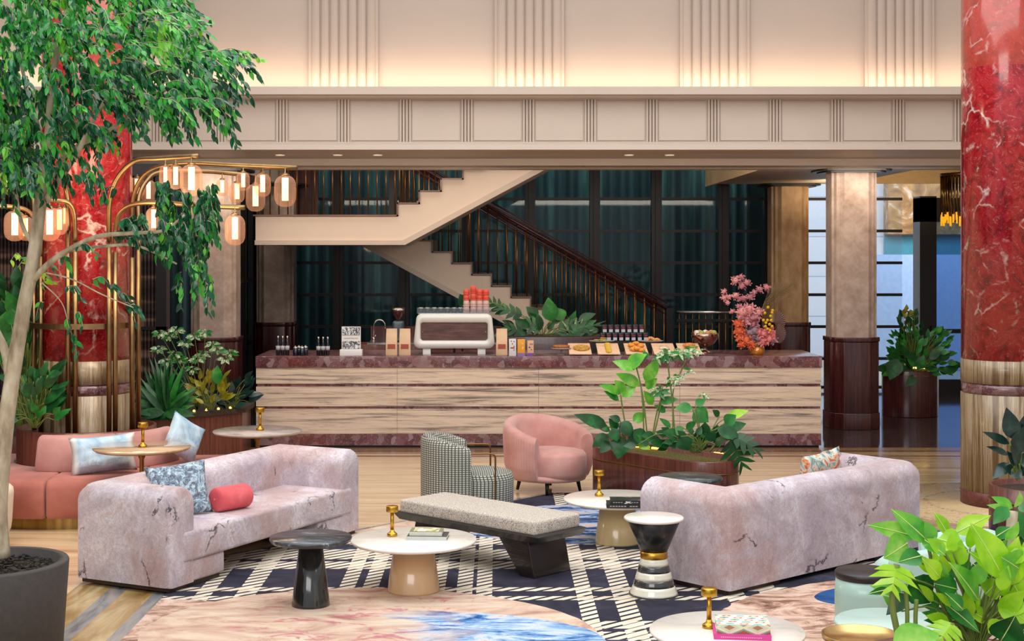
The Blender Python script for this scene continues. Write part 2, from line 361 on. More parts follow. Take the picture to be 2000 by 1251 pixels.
blue = n.ramp(n.noise(2.4, 10, .7, 1.2, n.map((1, 2.2, 1))), [(.33, '#16386b'), (.42, '#2f5f9c'), (.50, '#7ea3cb'), (.57, '#b9cbdf'), (.64, '#dcc3ae'), (.7, '#3f74ad')])
pinkf = n.ramp(n.noise(3.1, 9, .7, 1, n.map((1, 2.2, 1), loc=(4, 2, 0))), [(.54, 0.0), (.60, .75)])
wash2 = n.mix(n.math('MULTIPLY', pinkf, n.ramp(n.math('MULTIPLY_ADD', X, .3, .8), [(.25, 0.0), (.4, 1.0), (.75, 1.0), (.85, 0.0)])), wash, '#b85a72')
brown = n.ramp(n.noise(2.6, 10, .72, 1.3, n.map((1, 1.6, 1), loc=(7, 1, 0))), [(.34, '#6e4f43'), (.43, '#9a7767'), (.5, '#c3a18e'), (.6, '#d9bfae')])
k = n.mix(ell(-2.3, 8.2, 1.5, 1.62, .2, wob=.08), base, brown)
k = n.mix(ell(-.78, 8.9, 1.42, 1.22, -.28, wob=.05), k, wash2)
bl = n.mix(n.ramp(n.math('ADD', n.math('MULTIPLY', X, .55), n.math('MULTIPLY', n.noise(2, 6, .6, 1), .8)), [(.05, 0.0), (.3, 1.0)]), wash2, blue)
k = n.mix(ell(-.3, 8.85, .98, .62, -.22, wob=.10), k, bl)
k = n.mix(ell(2.95, 8.6, 1.72, 1.85, .0, wob=.08), k, brown)
k = n.mix(ell(2.75, 9.95, .62, .32, .25, wob=.12), k, n.ramp(n.noise(3, 6, .6), [(.35, '#1f3a66'), (.6, '#36619a')]))
k = n.mix(ell(.8, 12.6, 1.2, .9, .2, wob=.25), k, n.ramp(n.noise(3, 8, .7, 1, n.map((1, 2, 1))), [(.38, '#24263c'), (.46, '#3d5583'), (.53, '#9fb4d0'), (.6, '#c8a795')]))
k = n.mix(ell(-1.0, 12.25, .5, .3, .8, wob=.1), k, wash)
k = n.mix(ell(3.6, 11.6, .8, .8, .2, wob=.2), k, n.ramp(n.noise(3, 8, .7), [(.4, '#24304f'), (.6, '#56658c')]))
n.col(k); n.bump(n.noise(180, 2), .15, .01)
m = MB(); m.prism(rug_poly, .006, .018)
tag(m.build('area_rug', n.m), 'large navy and cream check rug with watercolour blotches under the seating', 'rug')

# ------------------------------------------------------------ upper wall, fascia, ceilings
def ZF(py, d=16.6): return H-(py-YH)*d/F
m = MB(); m.box(-9, 10, 16.95, 17.15, 3.6, 6.6)
wall_up = struct(m.build('wall_back', cream_w), 'cream upper wall above the light cove')
m = MB()
for c_ in (311, 672, 1033, 1393, 1752, 2113):
    x0 = (c_-62-PX)*17.0/F; wv = 125*17.0/F; nb = 7
    m.box(x0-.03, x0+wv+.03, 16.90, 16.96, 4.0, 6.6)
    for i in range(nb):
        cx = x0+wv*(i+.5)/nb; hw = wv/nb*.47
        m.prism([(cx-hw, 16.90)]+[(cx-hw*math.cos(t*PI/6), 16.90-.030*math.sin(t*PI/6)) for t in range(1, 6)]+[(cx+hw, 16.90)], 4.0, 6.6)
struct(m.build('trim_10', cream_w), 'fluted cream pilasters on the upper wall', 'pilasters')
prof = [(16.93, ZF(178)), (16.56, ZF(178)), (16.54, ZF(170)), (16.40, ZF(170, 16.4)), (16.40, ZF(184, 16.4)), (16.47, ZF(187, 16.47)), (16.47, ZF(190, 16.47)), (16.52, ZF(192, 16.52)),
        (16.60, ZF(196)), (16.60, ZF(276)), (16.56, ZF(278)), (16.56, ZF(280)), (16.51, ZF(283)), (16.50, ZF(292, 16.5)), (16.56, ZF(294.5)), (16.70, 3.535), (16.93, 3.535)]
m = MB(); m.extx(prof, -9, 10)
for c_ in [191+120.2*i for i in range(0, 16)]:
    for j in (-2, -.7, .7, 2):
        cx = (c_+j*4.6-PX)*16.6/F
        m.prism([(cx-.016, 16.60), (cx-.009, 16.565), (cx+.009, 16.565), (cx+.016, 16.60)], ZF(278), ZF(195))
struct(m.build('trim_11', cream2), 'cream balcony fascia with ribbed panel joints', 'balcony fascia')
m = MB()
for i in range(16):      # shallow raised panels of the fascia
    cx = (191+60+120.2*i-PX)*16.6/F; hw = 46*16.6/F
    m.box(cx-hw, cx+hw, 16.588, 16.602, ZF(274), ZF(199))
struct(m.build('trim_12', cream2), 'flat cream panels of the balcony fascia', 'balcony fascia')
m = MB(); m.box(-9, 10, 16.93, 18.55, 3.535, 3.8); struct(m.build('ceiling', cream2), 'low cream soffit behind the fascia', 'ceiling')
xr = (1490-PX)*19.6/F
m = MB(); m.box(-9, 10, 18.55, 19.6, 3.45, 3.8); m.box(xr, 5.55, 19.6, 23.6, 3.45, 3.8); m.box(-9, -3.5, 19.6, 24.9, 3.45, 3.8)
struct(m.build('ceiling', cream2), 'cream ceiling over the bar', 'ceiling')
m = MB(); m.box(5.55, 10, 19.6, 24.9, 3.75, 3.85); m.box(xr, 10, 23.6, 24.9, 3.75, 3.85)
struct(m.build('ceiling', M('coffer_paint', '#d6b488', .6)), 'warm raised coffer ceiling by the door', 'ceiling')
m = MB(); m.box(5.55, 5.60, 19.6, 23.6, 3.45, 3.75); m.box(xr, 10, 24.5, 24.6, 3.5, 3.8); m.box(xr-.06, xr, 19.6, 24.6, 3.45, 3.8)
struct(m.build('trim_13', M('coffer_edge', '#d9b98c', .6)), 'warm lit edge of the raised ceiling', 'ceiling edge')
m = MB(); m.box(-9, 10, 17.15, 27.0, 6.6, 6.8); struct(m.build('ceiling', cream2), 'unseen roof added to keep the stair hall dark', 'ceiling')  # out of view, added to block world light above the stairs
m = MB()
for px in (553, 664, 741, 1225, 1303): 
    p = PD(px, 0, 18.0); m.lathe([(0, 0), (.05, 0), (.06, .012), (0, .012)], (p.x, 17.75, 3.52), 20)
struct(m.build('trim_14', M('downlight', '#d9c6b0', .4, emit=.25)), 'small round downlights in the soffit', 'downlights')
# side walls
m = MB(); m.box(-9.2, -9, 2.5, 25, 0, 6.8); struct(m.build('wall_left', M('dark_wall', '#2a2422', .6)), 'dark side wall at far left')
m = MB(); m.box(10, 10.2, 2.5, 25, 0, 6.8); struct(m.build('wall_right', cream2), 'side wall at far right')

# ------------------------------------------------------------ far glazing
S = F/24.8
def gx(px): return (px-PX)/S
def gz(py): return H-(py-YH)/S
n = NT('smoked_teal_glass', .03, coat=.0)
n.b.inputs['Base Color'].default_value = lin('#16262a')
tr = n.N.new('ShaderNodeBsdfTransparent'); tr.inputs[0].default_value = (.75, .9, .9, 1); mx = n.N.new('ShaderNodeMixShader'); mx.inputs[0].default_value = .65
n.L.new(n.b.outputs[0], mx.inputs[1]); n.L.new(tr.outputs[0], mx.inputs[2]); n.L.new(mx.outputs[0], n.N['Material Output'].inputs[0]); glass_d = n.m
n = NT('clear_window_glass', .02)
n.b.inputs['Base Color'].default_value = lin('#d8e6f2')
tr = n.N.new('ShaderNodeBsdfTransparent'); tr.inputs[0].default_value = (.93, .97, 1, 1); mx = n.N.new('ShaderNodeMixShader'); mx.inputs[0].default_value = .88
n.L.new(n.b.outputs[0], mx.inputs[1]); n.L.new(tr.outputs[0], mx.inputs[2]); n.L.new(mx.outputs[0], n.N['Material Output'].inputs[0]); glass_c = n.m
n = NT('blue_door_glass', .02)
n.b.inputs['Base Color'].default_value = lin('#2a3f5e')
tr = n.N.new('ShaderNodeBsdfTransparent'); tr.inputs[0].default_value = (.6, .75, .95, 1); mx = n.N.new('ShaderNodeMixShader'); mx.inputs[0].default_value = .7
n.L.new(n.b.outputs[0], mx.inputs[1]); n.L.new(tr.outputs[0], mx.inputs[2]); n.L.new(mx.outputs[0], n.N['Material Output'].inputs[0]); glass_e = n.m
n = NT('frosted_blue_glass', .25)
n.b.inputs['Base Color'].default_value = lin('#9fc0e6')
tr = n.N.new('ShaderNodeBsdfTranslucent'); tr.inputs[0].default_value = lin('#b9d4f5'); mx = n.N.new('ShaderNodeMixShader'); mx.inputs[0].default_value = .8
n.L.new(n.b.outputs[0], mx.inputs[1]); n.L.new(tr.outputs[0], mx.inputs[2]); n.L.new(mx.outputs[0], n.N['Material Output'].inputs[0]); glass_f = n.m
mul = [405, 535, 662, 790, 912, 1035, 1161, 1281, 1411, 1500, 1655, 1770]
bars = [14.5+62.3*i for i in range(0, 12)]
for i in range(len(mul)-1):
    right = mul[i] >= 1500; top = gz(360) if right else 6.6
    x0, x1 = gx(mul[i]+10), gx(mul[i+1]-10); m = MB()
    m.box(gx(mul[i]-10), gx(mul[i]+10), 24.65, 24.9, gz(764), top)
    m.box(gx(mul[i]-3), gx(mul[i]+3), 24.60, 24.66, gz(764), top)
    for b in [388.7+62.1*j for j in range(-5, 6)]+[755]:
        z = gz(b)
        if z < top: m.box(x0, x1, 24.72, 24.8, z-.024, z+.024)
    o = struct(m.build('window_%d' % (i+1), darkm), 'tall black framed window bay of the far wall', 'window')
    m = MB(); m.box(x0, x1, 24.75, 24.765, gz(762), top)
    m.build('pane', glass_c if right else glass_d, o)
# curtain wall behind the dark glass
n = NT('teal_curtain', .8); f_ = n.noise(1.5, 6, .6, 0, n.map((2.2, 1, .15))); n.col(n.ramp(f_, [(.33, '#242f36'), (.5, '#35454a'), (.6, '#4d6b66'), (.72, '#7c9a90')]))
m = MB(); pts = []; N_ = 400
xs = [-6+(gx(1500)+6)*i/N_ for i in range(N_+1)]
secs = [[(x, 26.4+.035*math.sin(i*.9)+.02*math.sin(i*.37), z) for i, x in enumerate(xs)] for z in (0, 6.6)]
m.loft(secs, closed=False, caps=False)
struct(m.build('wall_far', n.m, fix=False), 'dark teal curtain behind the far windows')
m = MB(); m.box(gx(1500)-.05, gx(1500)+.02, 24.9, 26.9, 0, 6.6); struct(m.build('wall_side', darkm), 'dark return wall behind the far windows')
# street beyond the right hand windows
m = MB(); m.box(3.5, 16, 33, 33.4, -.1, 7)
n = NT('street_facade', .8); br = n.N.new('ShaderNodeTexBrick'); n.L.new(n.map((1, 1, 1), (PI/2, 0, 0)), br.inputs[0]); br.inputs['Scale'].default_value = 1
br.inputs['Color1'].default_value = lin('#dfe3ee'); br.inputs['Color2'].default_value = lin('#d3d9e8'); br.inputs['Mortar'].default_value = lin('#a9b0c4'); br.inputs['Mortar Size'].default_value = .012; br.inputs['Brick Width'].default_value = 1.4; br.inputs['Row Height'].default_value = .9
n.col(br.outputs[0]); struct(m.build('wall_street', n.m), 'pale stone building across the street')
m = MB(); m.box(8.75, 12.4, 32.6, 33.0, 2.75, 4.6); tag(m.build('shop_canopy', NM('canopy_wood', [(.35, '#8a6238'), (.55, '#b98a52'), (.75, '#e9e2da')], 1.5, (1, 1, 1), dist=3)), 'tan timber canopy outside the right hand windows', 'canopy')
m = MB(); m.box(8.75, 11.4, 32.9, 33.0, 1.3, 2.7); tag(m.build('street_window', M('blue_pane', '#4f9ab0', .1)), 'blue green shop window across the street', 'window')
m = MB(); m.box(7.4, 9.3, 29.0, 29.05, 0, 2.3); tag(m.build('frosted_screen', M('frosted_panel', '#a9c4ee', .4)), 'pale blue frosted screen outside the right hand windows', 'screen')
area('facade_fill', (8, 26.5, 6), (math.radians(50), 0, 0), 8, 3, 500, (.9, .95, 1))  # added area light brightening the facade outside, not a street lamp
# left glass wall
m = MB(); XW = -3.98
for y in (20.9, 22.2, 22.9, 23.6, 24.55): m.box(XW-.05, XW+.05, y-.05, y+.05, 0, 3.5)
for z in (.05, .9, 1.9, 3.4): m.box(XW-.03, XW+.03, 20.9, 24.6, z-.03, z+.03)
o = struct(m.build('window_20', darkm), 'dark glazed side partition beside the counter', 'window')
m = MB(); m.box(XW-.01, XW+.01, 20.9, 24.6, 0, 3.45); m.build('pane', M('black_green_glass', '#1d2a24', .06), o)
# door at the right
m = MB(); x0, x1 = gx(1780), gx(1925)
m.box(x0, gx(1812), 24.3, 24.7, 0, gz(385)); m.box(x0, x1, 24.3, 24.7, gz(434), gz(388)); m.box(gx(1812), x1, 24.4, 24.5, gz(648), gz(640))
m.box(gx(1812), x1, 24.4, 24.5, 0, gz(737)); m.box(gx(1800), gx(1806), 24.22, 24.3, 1.0, 1.12); m.box(x1-.1, x1, 24.3, 24.7, 0, gz(385))
o = struct(m.build('door_1', darkm), 'tall black framed glass entrance door', 'door')
m = MB(); m.box(gx(1812), x1-.1, 24.44, 24.46, gz(737), gz(434)); m.build('pane', glass_e, o)
m = MB(); m.box(gx(1780), gx(1925), 24.74, 24.76, gz(385), gz(360)); struct(m.build('window_21', glass_c), 'clear transom over the entrance door', 'window')
MB().box(-9, gx(1500), 24.95, 26.9, -.1, 0).build('floor', tile_m)['kind'] = 'structure'

# ------------------------------------------------------------ red marble columns
def red_column(x, y, label):
    t = thing('marble_column', label, 'column', (x, y, 0)); R_ = .408
    MB().lathe([(R_, 1.357), (R_, 6.6)], n=64).build('shaft', red_marble, t)
    MB().lathe([(R_+.004, 1.145), (R_+.004, 1.357), (R_-.01, 1.36)], n=64).build('upper_band', trav_v, t)
    MB().lathe([(R_-.004, 1.035), (R_-.004, 1.15)], n=64).build('red_band', breccia, t)
    MB().lathe([(R_+.004, .14), (R_+.004, 1.04), (R_-.006, 1.045)], n=64).build('base', trav_v, t)
    MB().lathe([(0, 0), (R_+.005, 0), (R_+.005, .145), (R_-.01, .15)], n=64).build('plinth', NM('plinth_red', [(.3, '#4a211c'), (.6, '#6e3b33')], 20), t)
    return t
red_column(-3.816, 13.6, 'round red marble column inside the brass arch lamp at left')
red_column(4.754, 13.6, 'round red marble column at the right edge')
# ------------------------------------------------------------ stone columns
def stone_column(x, y, label, warm=False, s=1):
    t = thing('stone_column', label, 'column', (x, y, 0)); a_ = .30
    pl = []
    for (sx_, sy_) in ((-1, -1), (1, -1), (1, 1), (-1, 1)):
        cs = [(sx_*a_, sy_*(a_-.13)), (sx_*(a_-.03), sy_*(a_-.12)), (sx_*(a_-.05), sy_*(a_-.07)), (sx_*(a_-.09), sy_*(a_-.05)), (sx_*(a_-.12), sy_*(a_-.02)), (sx_*(a_-.14), sy_*a_)]
        if (sx_*sy_) > 0: pl += cs
        else: pl += cs[::-1]
    MB().prism(pl, 1.2, 3.44).build('shaft', stone_col if not warm else gold_stone, t)
    q = [(p[0]*1.09, p[1]*1.09) for p in pl]; q2 = [(p[0]*1.13, p[1]*1.13) for p in pl]
    m = MB(); m.prism(q, .22, 1.16); m.build('wood_base', wood_dark, t, bevel=.01)
    MB().prism(q2, 1.16, 1.22).build('base_cap', wood_dark, t, bevel=.01)
    m = MB(); m.prism(q2, 0, .22); m.build('skirting', wood_dark, t, bevel=.008)
    rp = [(math.copysign(abs(math.cos(k*PI/16))**.6, math.cos(k*PI/16))*.5, math.copysign(abs(math.sin(k*PI/16))**.6, math.sin(k*PI/16))*.5) for k in range(32)]
    MB().prism(rp, 3.425, 3.452).build('capital_ring', blackm, t)
    MB().prism([(p[0]*.86, p[1]*.86) for p in rp], 3.405, 3.426).build('capital_collar', blackm, t)
    return t
stone_column(4.76, 19.6, 'near mottled stone column with mahogany base right of the counter')
stone_column(4.74, 23.75, 'far warm stone column behind the right end of the counter', True)
stone_column(-3.77, 19.6, 'mottled stone column with mahogany base left of the counter')
stone_column(-3.58, 23.75, 'far stone column under the stair landing at left')
# ribbed screen behind the left planter
m = MB(); k_ = 0; x = -8.2; pl = []
while x < -4.25: pl += [(x, 18.3), (x+.012, 18.275), (x+.030, 18.275), (x+.042, 18.3)]; x += .045
m.prism(pl+[(pl[-1][0], 18.36), (-8.2, 18.36)], .1, 3.42, sm=False)
n = NT('ribbed_bronze', .3, .7); wv = n.noise(2.0, 2, .5, .3, n.map((.3, 1, 4.2))); n.col(n.ramp(wv, [(.40, '#3d322f'), (.55, '#57453f'), (.66, '#96786a')]))  # paler horizontal waves are lit streaks painted into the bronze colour
m.build('rs', n.m); o = bpy.data.objects['rs']; o.name = 'ribbed_screen'; tag(o, 'dark bronze ribbed screen behind the left planter', 'screen')
m = MB(); m.box(-4.25, -4.12, 18.2, 18.4, 0, 3.45); m.box(-8.3, -4.1, 18.18, 18.42, 3.3, 3.45); m.box(-8.3, -4.1, 18.2, 18.28, 1.38, 1.42); struct(m.build('trim_15', darkm), 'black frame of the ribbed screen', 'frame')

# ------------------------------------------------------------ staircase
st_ = thing('staircase', 'white switchback staircase with bronze balusters behind the counter', 'staircase', (0, 20.4, 0))
rs = .17; zl = 2.851
xs0 = -1.374; run = .304
prof = [(-3.371, 2.45), (-1.288, 2.45), (-1.288+3.2, 2.45+3.2*.537), (-1.288+3.2, 2.45+3.2*.537+.75)]
steps = []
x, z = xs0, zl
for k in range(9): steps.append((x, z)); steps.append((x, z+rs)); x += run; z += rs
steps = [p for p in steps if p[0] < 1.9]
prof = prof[:3]+[(1.912, steps[-1][1])]+steps[::-1]+[(-3.371, zl)]
m = MB(); m.exty(prof, 0, 1.5); m.build('upper_flight', cream, st_)
m = MB()                                     # thin moulding along the lower edge of the upper flight
m.exty([(-3.38, 2.45), (-1.28, 2.45), (1.92, 2.45+3.2*.537), (1.92, 2.54+3.2*.537), (-1.31, 2.515), (-3.38, 2.515)], -.025, 0); m.build('moulding', cream2, st_)
def tread(x0, x1, z, y0, y1): return MB().box(x0, x1, y0, y1, z, z+.022)
tread(-3.40, xs0, zl, -.03, 1.5).build('tread', wood_tread, st_)
x, z = xs0, zl
for k in range(8):
    MB().box(x-.02, x+run, -.03, 1.5, z+rs, z+rs+.022).box(x-.022, x, -.03, 1.5, z, z+rs+.02).build('tread', wood_tread, st_); x += run; z += rs
r2 = .296; xl = -1.567; pr = [(-2.05, 2.45), (-2.05, zl)]
for k in range(14): pr += [(xl+r2*k, zl-rs*k), (xl+r2*k, zl-rs*(k+1))]
pr += [(xl+r2*14, zl-rs*14), (xl+r2*14, .05), (2.36, .05)]
m = MB(); m.exty(pr, 1.6, 3.1); m.build('lower_flight', cream, st_)
m = MB(); m.exty([(-2.05, 2.45), (-2.03, 2.52), (2.40, .13), (2.36, .05)], 1.575, 1.6); m.build('moulding', cream2, st_)
for k in range(1, 15):
    x1 = xl+r2*k; x0 = x1-r2; z = zl-rs*k
    MB().box(x0, x1+.02, 1.57, 3.12, z, z+.022).box(x1, x1+.018, 1.57, 3.12, z-rs, z).build('tread', wood_tread, st_)
m = MB(); m.box(-3.371, -2.05, 1.5, 3.1, 2.45, zl); m.build('landing', cream, st_)
m = MB(); m.box(2.577, 4.4, 1.6, 3.1, 0, .47); m.build('lower_landing', breccia, st_)
def bal(x, y, z0, z1): MB().tube([(x, y, z0), (x, y, z1)], .011, 6).build('baluster', bronze, st_)
x = -3.3
while x < xs0: bal(x, .05, zl+.02, zl+1.05); x += .125
x = xs0+.08; 
for k in range(8):
    for j in (0, 1):
        xx = xs0+run*k+.06+j*.15; bal(xx, .05, zl+rs*(k+1)+.02, zl+rs*(k+1)+1.0)
zr = lambda x: zl+1.02-(x-xl)*(rs/r2)
for yy in (1.65, 3.0):
    x = xl+.1
    while x < xl+r2*14:
        k = int((x-xl)/r2)+1
        bal(x, yy, zl-rs*k+.02, zr(x)); x += .148
for yy, nm in ((1.65, 'handrail'), (3.0, 'handrail')):
    m = MB(); a0 = Vector((xl, yy, zr(xl))); a1 = Vector((xl+r2*14, yy, zr(xl+r2*14)))
    m.tube([a0, a1], .028, 8); m.tube([a0-Vector((0, 0, .09)), a1-Vector((0, 0, .09))], .014, 6); m.tube([a0+Vector((0, 0, .09)), a1+Vector((0, 0, .09))], .012, 6)
    m.build(nm, wood_dark, st_)
m = MB(); m.tube([(-3.35, .05, zl+1.07), (xs0, .05, zl+1.07), (xs0+2.3, .05, zl+1.07+2.3*rs/run)], .025, 8); m.build('handrail', wood_dark, st_)
MB().box(xl-.06, xl+.06, 1.6, 1.72, zl, zl+1.15).build('newel_post', darkm, st_)
MB().box(2.56, 2.66, 1.6, 1.7, .47, 1.5).build('newel_post', darkm, st_)
# guard rail at the stair foot
g = thing('guard_rail', 'dark guard rail with thin balusters at the foot of the stairs', 'railing', (0, 22.05, 0))
m = MB(); m.tube([(2.72, 0, 1.44), (3.9, 0, 1.44)], .025, 8); m.build('top_rail', steel, g)
m = MB(); m.box(2.72, 3.9, -.02, .02, 1.30, 1.34); m.box(2.72, 3.9, -.02, .02, .8, .83); m.build('rail', darkm, g)
for k in range(12): MB().tube([(2.76+k*.1, 0, .47), (2.76+k*.1, 0, 1.42)], .008, 6).build('baluster', bronze, g)
MB().box(3.86, 3.93, -.04, .04, .47, 1.46).build('post', brass, g)
# timber wall panel behind the upper landing
m = MB()
for k in range(9): m.box(-3.9+k*.105, -3.9+k*.105+.098, 24.2, 24.3, 2.45, 4.6)
struct(m.build('trim_16', wood_dark), 'dark timber boards behind the upper landing', 'panelling')
# ------------------------------------------------------------ marble counter
CX0, CX1, CY = -2.89, 3.90, 17.53
ct = thing('marble_counter', 'long travertine bar counter with dark red marble top and bands', 'counter', (0, CY, 0))
zt = 1.100
MB().box(CX0-.005, CX1+.005, -.02, 1.12, .965, zt).build('countertop', breccia, ct, bevel=.004)
n = NT('counter_top_face', .1, coat=.5); 
for k in range(4):
    x0 = CX0+(CX1-CX0)*k/4; x1 = CX0+(CX1-CX0)*(k+1)/4-.003
    for (a_, b_) in ((.77, .965), (.498, .735), (.17, .468)):
        MB().box(x0, x1, 0, .9, a_, b_).build('travertine_panel', trav_h, ct)
MB().box(CX0+.01, CX1-.01, .015, .9, .735, .77).build('marble_strip', breccia, ct)
MB().box(CX0+.01, CX1-.01, .015, .9, .468, .498).build('marble_strip', breccia, ct)
MB().box(CX0+.0, CX1-.0, .0, .9, .03, .17).build('marble_base', breccia, ct)
MB().box(CX0+.02, CX1-.02, .04, .9, 0, .03).build('toe_recess', blackm, ct)
def CT(px, dy=.1, z=zt):      # a spot on the counter
    d = CY+dy; return Vector(((px-PX)*d/F, d, z))
def wpx(npx, d): return npx*d/F
# bottles and jars at the left end
labelw = M('paper_label', '#b9b6b4', .6); navyg = M('dark_bottle_glass', '#0f1226', .1, coat=.4)
def bottle(px, h, r, label, group, dy=.14):
    t = thing('dark_bottle', label, 'bottle', CT(px, dy), 0, group)
    MB().lathe([(0, 0), (r, 0), (r, h*.55), (r*.42, h*.68), (r*.38, h*.9)], n=16).build('glass', navyg, t)
    MB().lathe([(r*.40, h*.86), (r*.46, h*.87), (r*.46, h), (0, h)], n=12).build('stopper', steel, t)
    MB().lathe([(r*1.02, h*.28), (r*1.02, h*.5)], n=16).build('label', labelw, t, fix=False)
for i, px in enumerate((543, 552, 561)): bottle(px, .235, .026, 'dark labelled bottle, %s of the trio at the counter left end' % ORD[i] if i < 2 else 'dark bottle with pale label, rightmost of the trio at the counter left end', 'bottles at the left end of the counter')
for i, px in enumerate((622, 631, 640)): bottle(px, .225, .026, 'dark bottle, %s of the trio just left of the card display' % (ORD[i] if i < 2 else 'rightmost'), 'bottles beside the card display')
for i, (px, dy) in enumerate(((577, .1), (584, .2), (590, .1), (597, .2))):
    t = thing('low_jar', 'low dark jar, %s of the four between the bottle trios' % (ORD[i] if i < 3 else 'rightmost'), 'jar', CT(px, dy), 0, 'low jars between the bottles')
    MB().lathe([(0, 0), (.027, 0), (.03, .01), (.03, .075), (.02, .085)], n=16).build('glass', navyg, t)
    MB().lathe([(.026, .082), (.028, .084), (.028, .104), (.01, .108), (.008, .12), (0, .12)], n=16).build('lid', steel, t)
# card display
n = NT('printed_card', .5); f_ = n.noise(13, 4, .5, 4); n.col(n.ramp(f_, [(.38, '#1f2024'), (.5, '#77787c'), (.56, '#dcdcdc')])); bwp = n.m
t = thing('card_display', 'white stand holding two black and white picture cards on the counter', 'display', CT(686, .12))
wd = .135
MB().box(-wd, wd, -.05, .08, 0, .075).build('stand', white, t, bevel=.004)
MB().box(-.115, .115, -.01, .008, .075, .35).build('back_board', white, t)
MB().box(-.105, .105, -.02, -.01, .25, .34).build('picture_card', bwp, t); MB().box(-.105, .105, -.02, -.01, .085, .175).build('picture_card', bwp, t)
m = MB()
for k in range(9): m.box(-.085+k*.019, -.085+k*.019+.013, -.013, -.0105, .205, .212)
m.build('printed_line', M('print_grey', '#77736f'), t)
# coffee bags
kraft = M('kraft_bag', '#d9b48e', .6, bump=.3); redl = M('red_bag_label', '#a8493c', .6)
for i, (px, lb) in enumerate(((765, 'kraft coffee bag with red label, left of the pair by the tap'), (791, 'kraft coffee bag with red label, right of the pair, beside the espresso machine'), (980, 'tall kraft coffee bag with red label right of the espresso machine'))):
    t = thing('coffee_bag', lb, 'bag', CT(px, .12), 0, 'kraft coffee bags')
    b_ = .067; h = .325
    secs = []
    for z, w_, d_ in ((0, b_, .04), (.02, b_+.003, .045), (h*.55, b_, .04), (h*.8, b_-.001, .02), (h*.9, b_-.002, .006), (h, b_-.002, .004)):
        secs.append([(x_, y_+ (0 if z < h*.7 else .01), z) for x_, y_ in ((-w_, -d_), (0, -d_*1.15), (w_, -d_), (w_, d_), (0, d_*1.1), (-w_, d_))])
    MB().loft(secs, sm=False).build('bag', kraft, t, bevel=.003)
    MB().box(-.046, .046, -.054, -.048, .085, .14).build('bag_label', redl, t)
# small cartons
for px, w_, h, c, c2, lb in ((1001, .043, .205, '#d9d6d6', '#a83a3a', 'slim white carton standing right of the tall coffee bag'), (1018, .045, .20, '#e79a1f', '#8a6aa8', 'yellow and violet carton between the white and the peach carton'), (1036, .038, .185, '#d8a981', '#7a4a9a', 'small peach carton, last of the cartons right of the espresso machine')):
    t = thing('carton', lb, 'carton', CT(px, .07), 0, 'small cartons right of the espresso machine')
    MB().box(-w_, w_, -.03, .03, 0, h).build('box', M('carton_'+c[1:], c, .5), t, bevel=.002)
    MB().box(-w_*.98, w_*.98, -.0325, -.03, 0, .035 if c2 != '#a83a3a' else .0).build('printed_band', M('print_'+c2[1:], c2, .5), t) if c2 != '#a83a3a' else MB().box(-.025, .025, -.0325, -.03, .09, .105).build('printed_band', M('print_r', c2, .5), t)
    m = MB(); rnd = random.Random(px)
    for k in range(5): a_ = rnd.uniform(-w_*.6, w_*.5); b_ = rnd.uniform(.06, h*.9); m.box(a_, a_+.014, -.033, -.03, b_, b_+.012)
    m.build('printed_marks', M('print_w', '#efe3c6' if c == '#e79a1f' else c2, .5), t)
# espresso machine
em = thing('espresso_machine', 'cream espresso machine with walnut back panel on the counter', 'espresso machine', CT(887, .30))
cr = M('machine_cream', '#dfdbd2', .28, coat=.5, var=.02)
def rrect(x0, x1, z0, z1, r, n_=6, tx=0):
    pts = []
    for cx, cz, a0 in ((x0+r, z0+r, PI), (x1-r, z0+r, 1.5*PI), (x1-r-tx, z1-r, 0), (x0+r+tx, z1-r, .5*PI)):
        for k in range(n_+1): a_ = a0+PI/2*k/n_; pts.append((cx+r*math.cos(a_), cz+r*math.sin(a_)))
    return pts
outer = rrect(-.495, .495, .075, .50, .075, tx=.03); inner = rrect(-.405, .405, .175, .385, .03)
m = MB(); N_ = len(outer)
m.loft([[(x, .45, z) for x, z in outer], [(x, 0, z) for x, z in outer], [(x*.985, -.02, .07+(z-.07)*.985) for x, z in outer], [(x, -.02, z) for x, z in rrect(-.425, .425, .155, .40, .04)], [(x, .015, z) for x, z in inner], [(x, .03, z) for x, z in inner]], caps=True)
m.build('body', cr, em)
MB().exty(inner, .004, .03).build('walnut_panel', wood('walnut_panel', '#38201c', '#5a3730', '#7a5046', .3, (1.2, 4, 10)), em)
m = MB()
for x in (-.385, .385): m.lathe([(0, 0), (.006, 0), (.006, .01), (0, .01)], (x, .0, .27), 10)
m.build('screw', steel, em)
for x in (-.335, .335):
    MB().box(x-.048, x+.048, 0, .09, 0, .075).build('leg', white, em, bevel=.003)
    MB().box(x-.048, x+.048, .38, .44, 0, .075).build('leg', white, em, bevel=.003)
MB().box(-.44, .44, 0, .42, .495, .507).build('cup_tray', steel, em)
n = NT('tray_glass', .05); n.b.inputs['Base Color'].default_value = lin('#7f8f98'); tr = n.N.new('ShaderNodeBsdfTransparent'); mx = n.N.new('ShaderNodeMixShader'); mx.inputs[0].default_value = .8
n.L.new(n.b.outputs[0], mx.inputs[1]); n.L.new(tr.outputs[0], mx.inputs[2]); n.L.new(mx.outputs[0], n.N['Material Output'].inputs[0])
MB().box(-.455, .455, -.004, .004, .50, .57).build('glass_rail', n.m, em)
m = MB(); m.tube([(-.3, .1, .08), (-.3, .1, .03)], .015); m.tube([(0, .1, .085), (0, .05, .03)], .014); m.tube([(.1, .1, .085), (.1, .05, .04)], .010); m.build('drain_fittings', blackm, em)
ep = CT(887, .30)
bc = M('black_cup', '#191718', .2, coat=.5)
